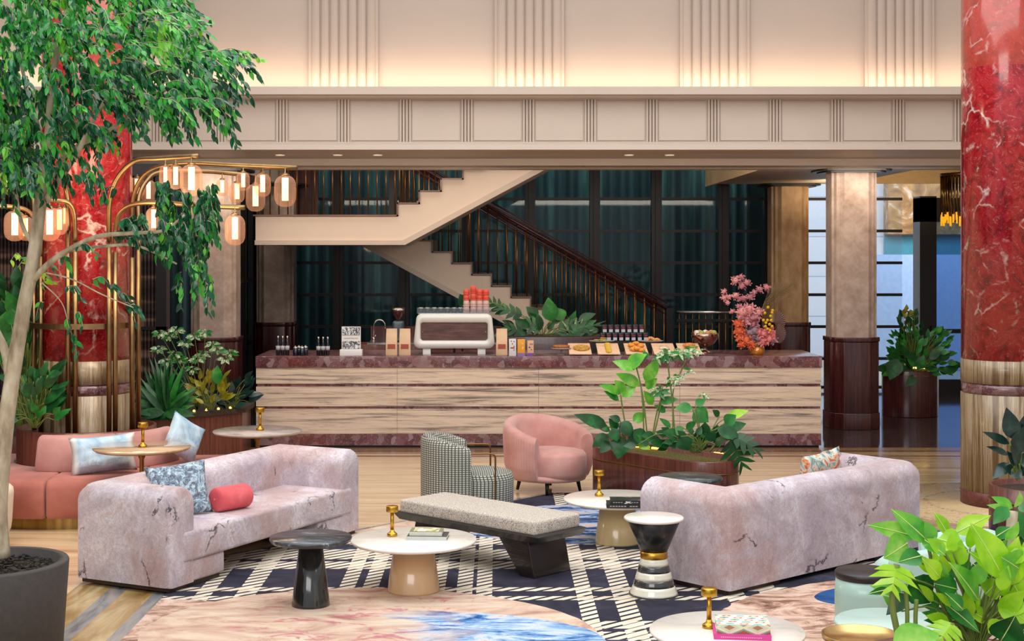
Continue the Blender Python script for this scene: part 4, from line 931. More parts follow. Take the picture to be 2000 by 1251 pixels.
# cordless brass lamps
def table_lamp(label, c, px):
    d = c.y; t = thing('brass_table_lamp', label, 'lamp', ((px-PX)*d/F, d, c.z), 0, 'cordless brass table lamps')
    MB().lathe([(0, 0), (.033, 0), (.036, .004), (.036, .016), (.03, .022), (.018, .03), (.0135, .045)], n=32).build('base', gold, t)
    MB().lathe([(.0135, .044), (.012, .17), (.0, .17)], n=24).build('stem', gold, t)
    MB().lathe([(0, .168), (.038, .168), (.042, .172), (.042, .205), (.039, .21), (0, .21)], n=32).build('head', gold, t)
    return t
def off(c, dx, dy): return Vector((c.x+dx, c.y+dy, c.z))
table_lamp('small brass lamp on the travertine table by the coral bench', off(c7t, 0, -.05), 279)
table_lamp('small brass lamp on the grey stone table near the counter', off(c8t, 0, 0), 508)
table_lamp('small brass lamp on the coffee table beside the left sofa', off(c1t, 0, .09), 766)
table_lamp('small brass lamp on the coffee table in front of the pink armchair', off(c2t, 0, .1), 1170)
table_lamp('small brass lamp on the coffee table at the bottom edge', off(c3t, 0, .04), 1385)
# books
def book(name, label, c, dx, dy, z, w_, d_, th, rz, cover, spine_m=None, group=None, art=None):
    t = thing(name, label, 'book', (c.x+dx, c.y+dy, c.z+z), rz, group)
    MB().box(-w_/2+.004, w_/2-.003, -d_/2+.0035, d_/2-.0035, .002, th-.002).build('pages', M('pages', '#dfe0d6', .7), t)
    m = MB(); m.box(-w_/2, w_/2, -d_/2, d_/2, 0, .003); m.box(-w_/2, w_/2, -d_/2, d_/2, th-.003, th); m.build('cover', cover, t)
    MB().box(-w_/2, w_/2, -d_/2-.001, -d_/2+.003, 0, th).build('spine', spine_m or cover, t)
    if art: MB().box(-w_*.39, w_*.39, -d_*.36, d_*.40, th, th+.0008).build('cover_picture', art, t)
    return t
darkc = M('charcoal_cover', '#4a4545', .5); olive = M('olive_cover', '#8a8460', .5)
n = NT('flower_picture', .5); f_ = n.noise(24, 4, .6, 1); g_ = n.ramp(f_, [(.45, '#e6e8dc'), (.52, '#c7b0a8'), (.58, '#c9cc5a'), (.66, '#6e7a3a')]); n.col(g_)
greyw = M('grey_white_spine', '#c9cdc8', .5)
b0 = PZ(831, 1054, .375); 
book('art_book', 'large grey spined book under the picture book on the coffee table', b0, .015, .08, 0, .275, .19, .026, -.07, darkc, greyw, 'books on the coffee table by the left sofa')
book('art_book', 'white book with flower picture, topmost on the coffee table by the left sofa', b0, .005, .095, .0265, .225, .165, .026, -.06, olive, M('cream_spine', '#dfe0d2', .5), 'books on the coffee table by the left sofa', n.m)
b1 = Vector(((1213-PX)*11.36/F, 11.36, .375))
blk = NM('black_cover', [(.5, '#1f1e22'), (.62, '#3a3a48'), (.72, '#b34a3a')], 14, rough=.3)
def spinem(nm, c): 
    n = NT(nm, .35); br = n.N.new('ShaderNodeTexBrick'); n.L.new(n.map((1, 1, 1), (PI/2, 0, 0)), br.inputs[0]); n.col(c); return n.m
t = book('black_book', 'black book, lower one of the two on the table by the pink armchair', b1, .03, 0, 0, .29, .2, .028, -.05, M('black_cloth', '#2a2a2a', .4), None, 'black books')
m = MB(); [m.box(-.12+k*.022, -.12+k*.022+.016, -.1025, -.1, .010, .018) for k in range(10) if k != 6]; m.build('spine_lettering', M('spine_print', '#a9a7a2'), t)
t = book('black_book', 'black book with white emblem on its spine, topmost by the pink armchair', b1, .05, .012, .0285, .27, .19, .026, -.04, blk, M('black_cloth2', '#262628', .4), 'black books')
m = MB(); [m.box(-.115+k*.02, -.115+k*.02+.014, -.0975, -.095, .009, .015) for k in range(10) if k not in (4, 5, 6)]; m.build('spine_lettering', M('spine_print2', '#a9a7a2'), t)
m = MB(); m.leaf((-.03, -.098, .004), (.025, -.098, .022), .012, nref=(0, -1, 0)); m.leaf((-.02, -.098, .022), (.03, -.098, .005), .010, nref=(0, -1, 0)); m.build('spine_emblem', M('emblem_white', '#e8e3d8'), t, fix=False)
b2 = PZ(1448, 1238, .375)
pinkb = M('hot_pink_cover', '#e0489c', .4)
t = book('pink_book', 'hot pink book, lowest of the pile on the bottom edge table', b2, 0, -.0, 0, .29, .23, .026, -.11, pinkb, None, 'books on the bottom edge table')
m = MB(); [m.box(-.11+k*.0105, -.11+k*.0105+.007, -.1175, -.1155, .011, .016) for k in range(20)]; m.build('spine_lettering', M('spine_pale_pink', '#f0a0cc'), t)
n = NT('harlequin_cover', .4); sx = n.xyz(); w1 = n.math('SINE', n.math('ADD', n.math('MULTIPLY', sx[0], 48), n.math('MULTIPLY', sx[1], 60))); w2 = n.math('SINE', n.math('SUBTRACT', n.math('MULTIPLY', sx[0], 40), n.math('MULTIPLY', sx[1], 95)))
f_ = n.math('MULTIPLY_ADD', n.math('ADD', w1, n.math('ADD', w2, n.math('MULTIPLY', n.noise(12, 3), 1.5))), .16, .42); n.col(n.ramp(f_, [(0, '#2f4a4c'), (.22, '#7fb5b9'), (.38, '#e6e6da'), (.55, '#f2e9c9'), (.7, '#c9705a'), (.82, '#e9e4d4')], True))
hq = n.m
n = NT('harlequin_spine', .4); sx = n.xyz(); w1 = n.math('PINGPONG', n.math('MULTIPLY', sx[0], 14), 1.0); w2 = n.math('PINGPONG', n.math('MULTIPLY', n.math('ADD', sx[2], .0), 32), 1.0)
f_ = n.math('MULTIPLY', n.math('ADD', w1, w2), .5); n.col(n.ramp(f_, [(0, '#a8604a'), (.28, '#8aa391'), (.42, '#e8e4c4'), (.62, '#cfd6bd'), (.8, '#b0805a')], True))
book('patterned_book', 'thick book with a harlequin patterned cover on top of the pink book', b2, .005, .012, .0265, .27, .21, .045, -.09, hq, n.m, 'books on the bottom edge table')

# ------------------------------------------------------------ upholstered bench
sp = NM('speckled_boucle', [(.34, '#6d6156'), (.45, '#b3a79a'), (.56, '#d2c9bd')], 170, rough=.9, bump=.4, detail=2)
FRp, Rp, Lp = PZ(1045, 1019, .44), PZ(1122, 998, .44), PZ(780, 974, .44)
ax = Vector((FRp.x-Lp.x, FRp.y-Lp.y, 0)); Lb = ax.length; ax.normalize(); wb = .50
cen = (FRp+Lp)/2+Vector((-ax.y, ax.x, 0))*wb/2
bt_ = thing('upholstered_bench', 'long bench with speckled wool cushion on a black wooden frame', 'bench', (cen.x, cen.y, 0), math.atan2(ax.y, ax.x))
MB().box(-Lb/2, Lb/2, -wb/2, wb/2, .335, .44).build('cushion', sp, bt_, bevel=.022, seg=4)
m = MB(); hx, hy = Lb/2+.05, wb/2+.02
m.loft([[(-hx+.04, -hy+.03, .285), (hx-.04, -hy+.03, .285), (hx-.04, hy-.03, .285), (-hx+.04, hy-.03, .285)], [(-hx, -hy, .335), (hx, -hy, .335), (hx, hy, .335), (-hx, hy, .335)], [(-hx+.02, -hy+.02, .345), (hx-.02, -hy+.02, .345), (hx-.02, hy-.02, .345), (-hx+.02, hy-.02, .345)]], sm=False)
m.build('frame', M('ebonised_wood', '#1b1917', .35, coat=.2), bt_)
for sg in (1, -1):
    xo, xi, bo, bi = Lb/2-.12, Lb/2-.42, Lb/2-.06, Lb/2-.20
    m = MB(); m.loft([[(sg*bi, -wb/2+.06, .018), (sg*bo, -wb/2+.06, .018), (sg*bo, wb/2-.04, .018), (sg*bi, wb/2-.04, .018)], [(sg*xi, -wb/2+.06, .287), (sg*xo, -wb/2+.06, .287), (sg*xo, wb/2-.04, .287), (sg*xi, wb/2-.04, .287)]], sm=False)
    m.build('leg', M('ebonised_leg', '#231a18', .3, coat=.3), bt_, bevel=.004)

# ------------------------------------------------------------ tub chairs
def tub(t, name, ro, ri, amax, zb, h_back, h_arm, mt, a_mid=PI, pleat=0, n_=56, pw=1.6, rolls=.5, sy=1.0, lean=.03, flare=0):
    th = ro-ri; m = MB(); secs = []
    for i in range(n_+1):
        q = -1+2*i/n_; a_ = a_mid+q*amax; h = h_arm+(h_back-h_arm)*(1-abs(q)**pw)
        c, s_ = math.cos(a_), math.sin(a_); pr = []
        rip = pleat*abs(math.sin(i*PI*.5)) if pleat else 0
        prof = [(ro-.03-flare, zb), (ro-.005-flare*.6, zb+.05)]
        for k in range(1, 6): prof.append((ro+lean*k/6*(h/h_back)+rip*(1 if k < 5 else .3), zb+.05+(h-th*rolls-zb-.05)*k/5))
        for k in range(1, 6): aa = PI*k/6; prof.append(((ro+ri)/2+lean*(h/h_back)+th/2*math.cos(aa), h-th*rolls+th*rolls*math.sin(aa)))
        prof += [(ri+lean*.7*(h/h_back), h-th*rolls), (ri+.0, zb+.2), (ri-.02, zb)]
        secs.append([(r*c, r*s_*sy, z) for r, z in prof])
    # rounded ends
    for e, sgn in ((0, -1), (-1, 1)):
        pass
    m.loft(secs); return m.build(name, mt, t, bevel=.02, seg=3, angle=60)
pinkv = NM('pink_velvet', [(.3, '#ad746a'), (.5, '#c38a80'), (.7, '#d2a097')], 2.6, rough=.65, detail=5)
pinkv.node_tree.nodes['Principled BSDF'].inputs['Sheen Weight'].default_value = .3
pp = PZ(1072, 962); t = thing('pink_armchair', 'pink velvet tub armchair with pleated sides and black legs', 'armchair', (pp.x, pp.y+.05, 0), math.radians(-52))
tub(t, 'back_shell', .42, .30, 2.15, .16, .74, .57, pinkv, pleat=.014, n_=120, rolls=.55)
MB().lathe([(0, .17), (.30, .17), (.325, .22), (.325, .38), (.30, .415), (.2, .43), (0, .435)], (.045, 0, 0), n=48, sx=1.12).build('seat', pinkv, t)
MB().lathe([(0, .14), (.36, .14), (.375, .17), (.36, .2), (0, .2)], n=48).build('seat_base', pinkv, t)
for a_ in (45, 135, 225, 315):
    c, s_ = math.cos(math.radians(a_)), math.sin(math.radians(a_)); MB().tube([(c*.29, s_*.27, .15), (c*.32, s_*.30, .018)], [.022, .014], 10).build('leg', blackm, t)
# houndstooth chair
n = NT('basket_weave_fabric', .85)
m1 = n.N.new('ShaderNodeTexChecker'); n.L.new(n.map((1, 1, 1)), m1.inputs[0]); m1.inputs['Scale'].default_value = 1
sx = n.xyz(); at_ = n.math('ARCTAN2', sx[1], sx[0]); s1_ = n.math('SINE', n.math('MULTIPLY', at_, 74)); s2_ = n.math('SINE', n.math('MULTIPLY', sx[2], 340))
pr_ = n.math('MULTIPLY', s1_, s2_); chk = n.math('GREATER_THAN', n.math('MAXIMUM', s2_, n.math('MULTIPLY', s1_, .9)), .55)
dk = n.ramp(n.noise(40, 2), [(.3, '#3c3a34'), (.7, '#6a675c')]); ge = n.N.new('ShaderNodeNewGeometry'); nz = n.math('GREATER_THAN', n.math('ABSOLUTE', n.xyz(ge.outputs['Normal'])[2]), .75)
chk2 = n.math('GREATER_THAN', n.math('MAXIMUM', n.math('SINE', n.math('MULTIPLY', sx[0], 330)), n.math('SINE', n.math('MULTIPLY', sx[1], 330))), .55)
mx_ = n.math('ADD', n.math('MULTIPLY', nz, chk2), n.math('MULTIPLY', n.math('SUBTRACT', 1.0, nz), chk))
n.col(n.mix(mx_, '#b4b5a8', '#3f3d38'))
weave = n.m
hp = PZ(905, 1014); t = thing('weave_armchair', 'black and white weave tub chair with brass wire arms, behind the bench', 'armchair', (hp.x-.02, hp.y, 0), math.radians(4))
tub(t, 'back_shell', .355, .235, 1.78, .06, .765, .665, weave, n_=60, rolls=.5, lean=.0, pw=2.2)
MB().lathe([(0, .06), (.26, .06), (.29, .10), (.295, .37), (.27, .425), (.2, .445), (0, .45)], (.17, 0, 0), n=48).build('seat', weave, t)
MB().lathe([(0, .018), (.2, .018), (.2, .062), (0, .062)], (.05, 0, 0), n=32).build('plinth', blackm, t)
for sg in (-1, 1):
    y = sg*.325
    MB().tube([(.02, y, .10), (.02, y, .56)]+[(.06-.04*math.cos(k*PI/8), y, .58+.04*math.sin(k*PI/8)) for k in range(0, 5)]+[(.24+.04*math.sin(k*PI/8), y, .58+.04*math.cos(k*PI/8)) for k in range(0, 5)]+[(.28, y, .10), (.24, y*.95, .05), (.06, y*.95, .05), (.02, y, .10)], .008, 8).build('wire_arm', bronze, t)
# cream chair peeping in at the left edge
cm = M('cream_boucle', '#d8c6b2', .9, bump=.5)
t = thing('cream_chair', 'rounded cream chair cut by the left edge of the photo', 'chair', (-4.28, 11.55, 0), math.radians(20))
tub(t, 'back_shell', .42, .30, 1.9, .10, .50, .44, cm, lean=.02, rolls=.5, a_mid=0); MB().lathe([(0, .1), (.32, .1), (.33, .36), (.28, .40), (0, .4)], n=40).build('seat', cm, t); MB().lathe([(0, 0), (.3, 0), (.3, .1), (0, .1)], n=32).build('plinth', bronze, t)
# ------------------------------------------------------------ mint seats at the lower right
mint = M('mint_lacquer', '#a9c8bc', .35, coat=.3, var=.03, scale=3); mintv = NM('mint_velvet', [(.3, '#9dbdb4'), (.7, '#c1d8d0')], 3, rough=.7)
c = PZ(1690, 1113, .46); t = thing('mint_barrel_table', 'mint green barrel side table with a black lid', 'side table', (c.x, c.y, 0))
MB().lathe([(0, .018), (.15, .018), (.165, .05), (.178, .2), (.178, .33), (.172, .415)], n=48).build('body', mint, t); MB().lathe([(0, .415), (.168, .415), (.176, .42), (.178, .45), (.17, .46), (0, .46)], n=48).build('lid', M('black_lid', '#26201e', .4), t)
c = PZ(1742, 1212, .37); t = thing('mint_low_table', 'pale mint round low table between the barrel table and the gold tray', 'table', (c.x, c.y, 0))
MB().lathe([(0, .34), (.29, .34), (.305, .35), (.305, .362), (.295, .37), (0, .37)], n=56).build('tabletop', M('mint_top', '#bcd6cd', .3, coat=.3, var=.02), t); MB().lathe([(0, .018), (.17, .018), (.11, .34)], n=40).build('base', mint, t)
c = PZ(1682, 1241, .40); t = thing('brass_tray_table', 'small round brass tray table at the bottom edge', 'table', (c.x, c.y, 0))
MB().lathe([(0, .38), (.185, .38), (.195, .385), (.198, .41), (.192, .41), (.186, .39), (0, .388)], n=56).build('tray', NM('brushed_gold', [(.3, '#b98f52'), (.7, '#d9b478')], 8, rough=.3, metal=.9), t); MB().lathe([(.02, .02), (.015, .38)], n=16).build('stem', brass, t); MB().lathe([(0, .018), (.13, .018), (.13, .028), (0, .036)], n=32).build('foot', brass, t)
t = thing('mint_armchair', 'pale mint tub chair half hidden by the lime green plant', 'armchair', (2.72, 9.15, 0), math.radians(150))
tub(t, 'back_shell', .40, .29, 2.0, .08, .63, .50, mintv, lean=.02); MB().lathe([(0, .08), (.30, .08), (.31, .38), (.26, .42), (0, .43)], (.03, 0, 0), n=40).build('seat', mintv, t); MB().lathe([(0, .018), (.24, .018), (.24, .08), (0, .08)], n=32).build('plinth', blackm, t)
# ------------------------------------------------------------ left planter, coral bench
KX, KY = -3.816, 13.6
t = thing('ring_planter', 'round walnut planter ring around the foot of the left red column', 'planter', (KX, KY, 0))
MB().loft([[(r*math.cos(a_), r*math.sin(a_), z) for a_ in [2*PI*k/64 for k in range(64)]] for r, z in ((.63, 0), (.63, .735), (.60, .74), (.60, .70), (.45, .70), (.45, 0))], caps=False).build('body', wood_red, t)
t = thing('corner_planter', 'long walnut planter behind the coral bench at left', 'planter', (0, 0, 0))
pl = [(-7, 14.75), (-4.4, 14.75), (-4.2, 15.6), (-2.94, 16.87), (-2.94, 17.45), (-7, 17.45)]
MB().prism(pl, 0, .54).build('body', wood_red, t, bevel=.006); MB().prism(offs(pl, -.04), .50, .55).build('soil', soil, t)
wsp = M('warm_spark', '#ffc46a', .5, emit=2)
for k in range(10):
    p_ = Vector((-4.1+k*.115, 15.75+k*.116, .56)); MB().ball(p_, .016, 8, 6).build('spark_light', wsp, t)
bench = thing('curved_bench', 'curved coral velvet bench around the left red column', 'bench', (KX, KY, 0))
coral = NM('coral_seat_velvet', [(.3, '#8a463a'), (.5, '#a3584a'), (.7, '#b56c5d')], 2.4, rough=.7); rose = NM('rose_back_velvet', [(.3, '#a56c66'), (.5, '#b47c74'), (.7, '#c08d84')], 2.4, rough=.7)
for mm_ in (coral, rose): mm_.node_tree.nodes['Principled BSDF'].inputs['Sheen Weight'].default_value = .35
def arcblock(nm, a0, a1, prof, mt, bev=.03, n_=30):
    secs = []
    for k in range(n_+1):
        a_ = math.radians(a0+(a1-a0)*k/n_); secs.append([(r*math.cos(a_), r*math.sin(a_), z) for r, z in prof])
    return MB().loft(secs).build(nm, mt, bench, bevel=bev, seg=3, angle=50)
sp_ = [(.65, .10), (1.30, .10), (1.335, .13), (1.34, .36), (1.32, .405), (1.28, .43), (.65, .44)]
arcblock('seat_section', 12, -38, sp_, coral); arcblock('seat_section', -38.5, -89, sp_, coral); arcblock('seat_section', -89.6, -150, sp_, coral); arcblock('seat_section', -150.6, -200, sp_, coral)
bp_ = [(.70, .43), (.90, .43), (.90, .50), (.86, .70), (.83, .735), (.79, .745), (.75, .74), (.70, .70)]
arcblock('backrest', -8, -56, bp_, rose); arcblock('backrest', -56.5, -104, bp_, rose)
secs = [[(r*math.cos(math.radians(a_)), r*math.sin(math.radians(a_)), z) for r, z in ((.66, 0), (1.24, 0), (1.24, .10), (.66, .10))] for a_ in range(10, -196, -5)]
MB().loft(secs, sm=False).build('base', NM('antique_brass', [(.3, '#7a5f34'), (.7, '#b39152')], 3, (6, 6, .5), rough=.3, metal=.9), bench)
def polar(r, deg, z): a_ = math.radians(deg); return (KX+r*math.cos(a_), KY+r*math.sin(a_), z)
pillow('lumbar_cushion', 'long blue tie dye cushion on the coral bench left of the pedestal table lamp', 'cushion', .56, .33, .13, tiedye, polar(1.03, -67, .60), (math.radians(-14), math.radians(-3), math.radians(20)))
pillow('square_cushion', 'pale blue tie dye cushion standing on its corner at the right of the coral bench', 'cushion', .38, .38, .13, tiedye, polar(1.04, -20, .66), (math.radians(-14), math.radians(32), math.radians(44)))

# ------------------------------------------------------------ brass arch lamp around the left column
bl = thing('brass_arch_lamp', 'brass lamp of arched tubes with hanging amber glass globes around the left column', 'lamp', (KX, KY, .775))
base = Vector((KX, KY, .775)); tubeb = NM('satin_brass', [(.3, '#7a6244'), (.7, '#9c8058')], 6, rough=.38, metal=1)
def R3(px, py, d): return PD(px, py, d)-base
for px in (67, 80, 133, 147, 213, 225, 258, 270):
    dx = (px-170.5)/209.5; dy = -math.sqrt(max(.0, .5**2-dx*dx)); d = KY+dy; x_ = (px-PX)*d/F-KX
    ztop = {67: 2.45, 80: 2.5, 133: 2.7, 147: 2.55, 213: 2.60, 225: 2.35, 258: 2.3, 270: 2.62}[px]-.775
    MB().tube([(x_, dy, -.07), (x_, dy, ztop)], .024, 12).build('pole', tubeb, bl)
secs = [[(r*math.cos(a_), r*math.sin(a_), z) for r, z in ((.485, .88), (.515, .88), (.515, .93), (.485, .93))] for a_ in [2*PI*k/64 for k in range(65)]]
MB().loft(secs, caps=False, sm=False).build('ring', tubeb, bl)
gA = NT('amber_globe_glass', .03); gA.b.inputs['Base Color'].default_value = lin('#f0c8b0'); gA.b.inputs['Emission Color'].default_value = lin('#ffb27a'); gA.b.inputs['Emission Strength'].default_value = .0
lw_ = gA.N.new('ShaderNodeLayerWeight'); lw_.inputs[0].default_value = .35
rp_ = gA.ramp(lw_.outputs['Facing'], [(0, .10), (.6, .22), (1, .75)])
tr = gA.N.new('ShaderNodeBsdfTransparent'); tr.inputs[0].default_value = (1, .86, .74, 1); mx = gA.N.new('ShaderNodeMixShader')
gA.L.new(rp_, mx.inputs[0]); gA.L.new(tr.outputs[0], mx.inputs[1]); gA.L.new(gA.b.outputs[0], mx.inputs[2]); gA.L.new(mx.outputs[0], gA.N['Material Output'].inputs[0]); globe_m = gA.m
tubel = M('lit_tube', '#ffd2a6', .5, emit=2.2, var=.0)
def pendant(cx, cy, wpx_, hpx, d, top):
    s = d/F; r = wpx_*s/2; h = hpx*s; c = R3(cx, cy, d); m = MB(); pr = []
    for k in range(13):
        a_ = PI*k/12; pr.append((max(.002, r*math.sin(a_)**.8), -math.cos(a_)*min(r, h/2) + (-(h/2-min(r, h/2)) if k < 6 else (h/2-min(r, h/2)) if k > 6 else 0)))
    g = m.lathe(pr, c, 24).build('globe', globe_m, bl)
    MB().lathe([(0, -h*.30), (r*.30, -h*.30), (r*.30, h*.42), (0, h*.42)], c, 16).build('light_tube', tubel, g)
    zt_ = R3(cx, top, d).z
    MB().lathe([(0, h*.46), (r*.42, h*.47), (r*.42, h*.52), (r*.18, h*.56), (.006, h*.60), (.006, zt_-c.z), (0, zt_-c.z)], c, 14).build('cap', tubeb, g)
def armt(pts, d0, d1, r=.022):
    n_ = len(pts); P = [R3(p[0], p[1], d0+(d1-d0)*i/(n_-1)) for i, p in enumerate(pts)]; MB().tube(bez(P, 6), r, 12).build('arm', tubeb, bl)
dA = 13.15
armt([(213, 470), (214, 400), (228, 350), (262, 315), (310, 309), (388, 304)], 13.12, 12.6)
armt([(225, 480), (227, 440), (236, 414), (264, 398), (320, 396), (400, 402), (478, 405)], 13.12, 12.7)
armt([(270, 430), (271, 386), (286, 354), (314, 336), (400, 334), (487, 342)], 13.4, 13.9)
armt([(258, 440), (262, 380), (290, 335), (354, 318), (460, 322), (580, 327)], 13.4, 12.9)
armt([(147, 470), (145, 420), (136, 398), (118, 392), (85, 392)], 13.1, 12.9); armt([(133, 450), (131, 380), (118, 345), (90, 330), (30, 322), (-20, 320)], 13.1, 13.0)
armt([(80, 500), (74, 440), (55, 412), (25, 404), (-10, 402)], 13.2, 13.0); armt([(67, 430), (62, 370), (45, 335), (0, 325)], 13.3, 13.6)
for (x_, y_, w_, h_, d, tp_) in ((323, 343, 24, 40, 12.85, 309), (343, 346, 30, 48, 12.75, 307), (374, 352, 43, 62, 12.6, 304), (434, 366, 24, 33, 13.8, 338), (463, 376, 30, 41, 13.8, 340), (499, 386, 38, 54, 13.85, 341),
                                 (475, 354, 26, 37, 13.1, 322), (513, 361, 32, 46, 13.0, 324), (557, 373, 43, 62, 12.9, 326), (459, 449, 40, 60, 12.7, 404), (300, 430, 30, 50, 12.95, 397), (330, 438, 36, 58, 12.85, 397), (268, 366, 30, 40, 13.9, 340), (290, 374, 28, 46, 13.9, 338),
                                 (29, 441, 42, 60, 13.0, 404), (50, 446, 30, 48, 13.1, 406), (97, 438, 42, 66, 12.9, 392), (116, 432, 32, 54, 13.0, 392), (127, 424, 22, 42, 13.1, 393), (14, 350, 34, 50, 13.1, 321), (38, 352, 34, 54, 13.0, 323)):
    pendant(x_, y_, w_, h_, d, tp_)
for (x_, y_, e_) in ((-3.2, 12.9, 22), (-2.6, 12.6, 22), (-4.2, 12.8, 20)):
    l = bpy.data.lights.new('globe_light', 'POINT'); l.energy = e_; l.color = (1, .72, .45); l.shadow_soft_size = .25; o = bpy.data.objects.new('globe_light', l); COL.objects.link(o); o.location = (x_, y_-.35, 2.62)

# ------------------------------------------------------------ plants
def plant(name, label, base, cat='plant', group=None): return thing(name, label, cat, base, 0, group)
class Pl:
    def __init__(s, t, seed=1): s.t = t; s.o = Vector(t.location); s.r = random.Random(seed); s.L = {}; s.st = MB(); s.vn = MB()
    def mb(s, mt): return s.L.setdefault(mt.name, (MB(), mt))[0]
    def leaf(s, b, e, wpx_, mt, d, dj=.0, lobes=0, fold=.18, curl=.12, nref=None, stem=None, pw=.75, sr=.005, vein=False):
        j = s.r.uniform(-dj, dj); p0 = PD(b[0], b[1], d+j)-s.o; p1 = PD(e[0], e[1], d+j+s.r.uniform(-.04, .04)-.03)-s.o
        nr = nref or (s.r.uniform(-.5, .5), -1, s.r.uniform(.2, .9))
        s.mb(mt).leaf(p0, p1, wpx_*d/F, nr, fold, curl, 6, lobes, pw=pw)
        if vein: ax = p1-p0; L_ = ax.length; sd = ax.normalized().cross(Vector(nr)).normalized(); q_ = sd.cross(ax.normalized()); s.vn.tube([p0+ax*(k/5)-q_*(curl*L_*((k/5)**2-.6*k/5)-.002) for k in range(6)], [.0028, .0026, .0022, .0018, .0014, .0008], 5)
        if stem is not None:
            q0 = PD(stem[0], stem[1], d)-s.o; mid = (q0+p0)/2+Vector((s.r.uniform(-.03, .03), 0, abs((p0-q0).x)*.25+.01))
            s.st.tube(bez([q0, mid, p0], 4), sr, 5)
    def bush(s, base, reg, n, ln, mt, d, dj=.25, wr=.45, lobes=0, sr=.004, up=.0, droop=.3):
        x0, y0, x1, y1 = reg
        for k in range(n):
            tx, ty = s.r.uniform(x0, x1), s.r.uniform(y0, y1); bx, by = base[0]+s.r.uniform(-8, 8), base[1]
            dx, dy = tx-bx, ty-by; q = math.hypot(dx, dy)+1e-3; l = ln*s.r.uniform(.75, 1.2)
            ang = math.atan2(dy, dx)+s.r.uniform(-.5, .5); ang_y = math.sin(ang)+droop*s.r.random()
            s.leaf((tx, ty), (tx+l*math.cos(ang), ty+l*ang_y), l*wr*s.r.uniform(.8, 1.2), mt, d, dj, lobes, stem=(bx, by) if sr else None, sr=sr)
    def done(s, nm='foliage'):
        for k, (m, mt) in enumerate(s.L.values()): m.build('foliage', mt, s.t, fix=False)
        if s.vn.v: s.vn.build('leaf_veins', M('pale_vein', '#d6e68a', .5), s.t, fix=False)
        if s.st.v: s.st.build('stems', stemm, s.t, fix=False)
# --- middle planter
mp = thing('oval_planter', 'long rounded walnut planter with a bronze line behind the pink armchair', 'planter', (0, 0, 0))
def capsule(a0, b0, r, n_=18):
    a0 = Vector(a0); b0 = Vector(b0); u_ = (b0-a0).normalized(); an = math.atan2(u_.y, u_.x); out = []
    for k in range(n_+1): th = an-PI/2+PI*k/n_; out.append((b0.x+r*math.cos(th), b0.y+r*math.sin(th)))
    for k in range(n_+1): th = an+PI/2+PI*k/n_; out.append((a0.x+r*math.cos(th), a0.y+r*math.sin(th)))
    return out
A0, B0 = (1.22, 13.98), (1.88, 13.16)
c0 = capsule(A0, B0, .30); ci = capsule(A0, B0, .27); c2 = capsule(A0, B0, .303)
MB().loft([[(x, y, z) for x, y in cc] for cc, z in ((c0, .02), (c0, .49), (capsule(A0, B0, .295), .50), (ci, .50), (ci, .42))], sm=True).build('body', wood_red, mp, bevel=.0)
MB().loft([[(x, y, z) for x, y in c2] for z in (.375, .39)], sm=True).build('bronze_line', bronze, mp)
MB().prism(ci, .43, .455).build('moss', moss, mp)
for (p0, p1) in (((1222, 869), (1300, 877)), ((1345, 880), (1362, 882)), ((1395, 884), (1412, 886))):
    q0, q1 = PZ(p0[0], p0[1], .47), PZ(p1[0], p1[1], .47); MB().tube([q0, q1], .011, 8).build('light_strip', M('warm_strip', '#ffb060', .5, emit=1.8, var=0), mp)
t = plant('tall_leafy_plant', 'tall plant with pointed bright leaves on long stems in the oval planter', (1.20, 13.45, .45)); p = Pl(t, 3); D = 13.55
for b, e, w_ in (((1240, 722), (1197, 704), 24), ((1226, 717), (1262, 690), 34), ((1258, 742), (1288, 700), 28), ((1250, 752), (1203, 728), 24), ((1262, 700), (1258, 684), 14), ((1212, 768), (1171, 750), 20), ((1214, 768), (1202, 742), 30), ((1215, 775), (1243, 750), 24), ((1209, 782), (1180, 762), 16), ((1262, 758), (1283, 738), 26), ((1275, 790), (1258, 762), 20), ((1288, 785), (1325, 778), 18), ((1300, 805), (1278, 790), 18), ((1236, 822), (1262, 806), 22), ((1310, 835), (1288, 815), 14)):
    p.leaf(b, e, w_, leaf_bright if w_ > 18 else leaf_mid, D, .08, fold=.22, curl=.15)
for pts in (((1266, 872), (1258, 790), (1250, 745), (1243, 718)), ((1258, 874), (1256, 800), (1252, 752)), ((1228, 858), (1218, 810), (1212, 770)), ((1272, 872), (1290, 790), (1288, 750)), ((1270, 876), (1284, 800), (1300, 760))):
    p.st.tube(bez([PD(a_, b_, D)-p.o for a_, b_ in pts], 5), .0075, 6)
p.done()
t = plant('dark_leafy_plant', 'low plant with broad dark leaves spilling over the left of the oval planter', (1.05, 13.55, .45)); p = Pl(t, 4); D = 13.4
for b, e, w_ in (((1186, 832), (1122, 808), 26), ((1192, 842), (1160, 826), 18), ((1216, 852), (1206, 896), 40), ((1190, 850), (1156, 872), 28), ((1208, 826), (1240, 852), 34), ((1212, 822), (1190, 812), 16), ((1190, 862), (1172, 884), 22), ((1238, 838), (1262, 868), 32), ((1205, 840), (1190, 816), 20), ((1230, 850), (1246, 872), 24), ((1196, 836), (1206, 862), 26)):
    p.leaf(b, e, w_, leaf_dark, D, .12, fold=.2, curl=.2, stem=(1222, 868))
p.leaf((1246, 862), (1270, 877), 20, leaf_lime, D); p.done()
t = plant('variegated_shrub', 'slim shrub with white edged leaves at its top in the oval planter', (1.42, 13.5, .45)); p = Pl(t, 5); D = 13.5
for pts in (((1313, 874), (1314, 800), (1308, 740), (1304, 706)), ((1320, 872), (1314, 770), (1328, 730), (1340, 702))): p.st.tube(bez([PD(a_, b_, D)-p.o for a_, b_ in pts], 5), .007, 6)
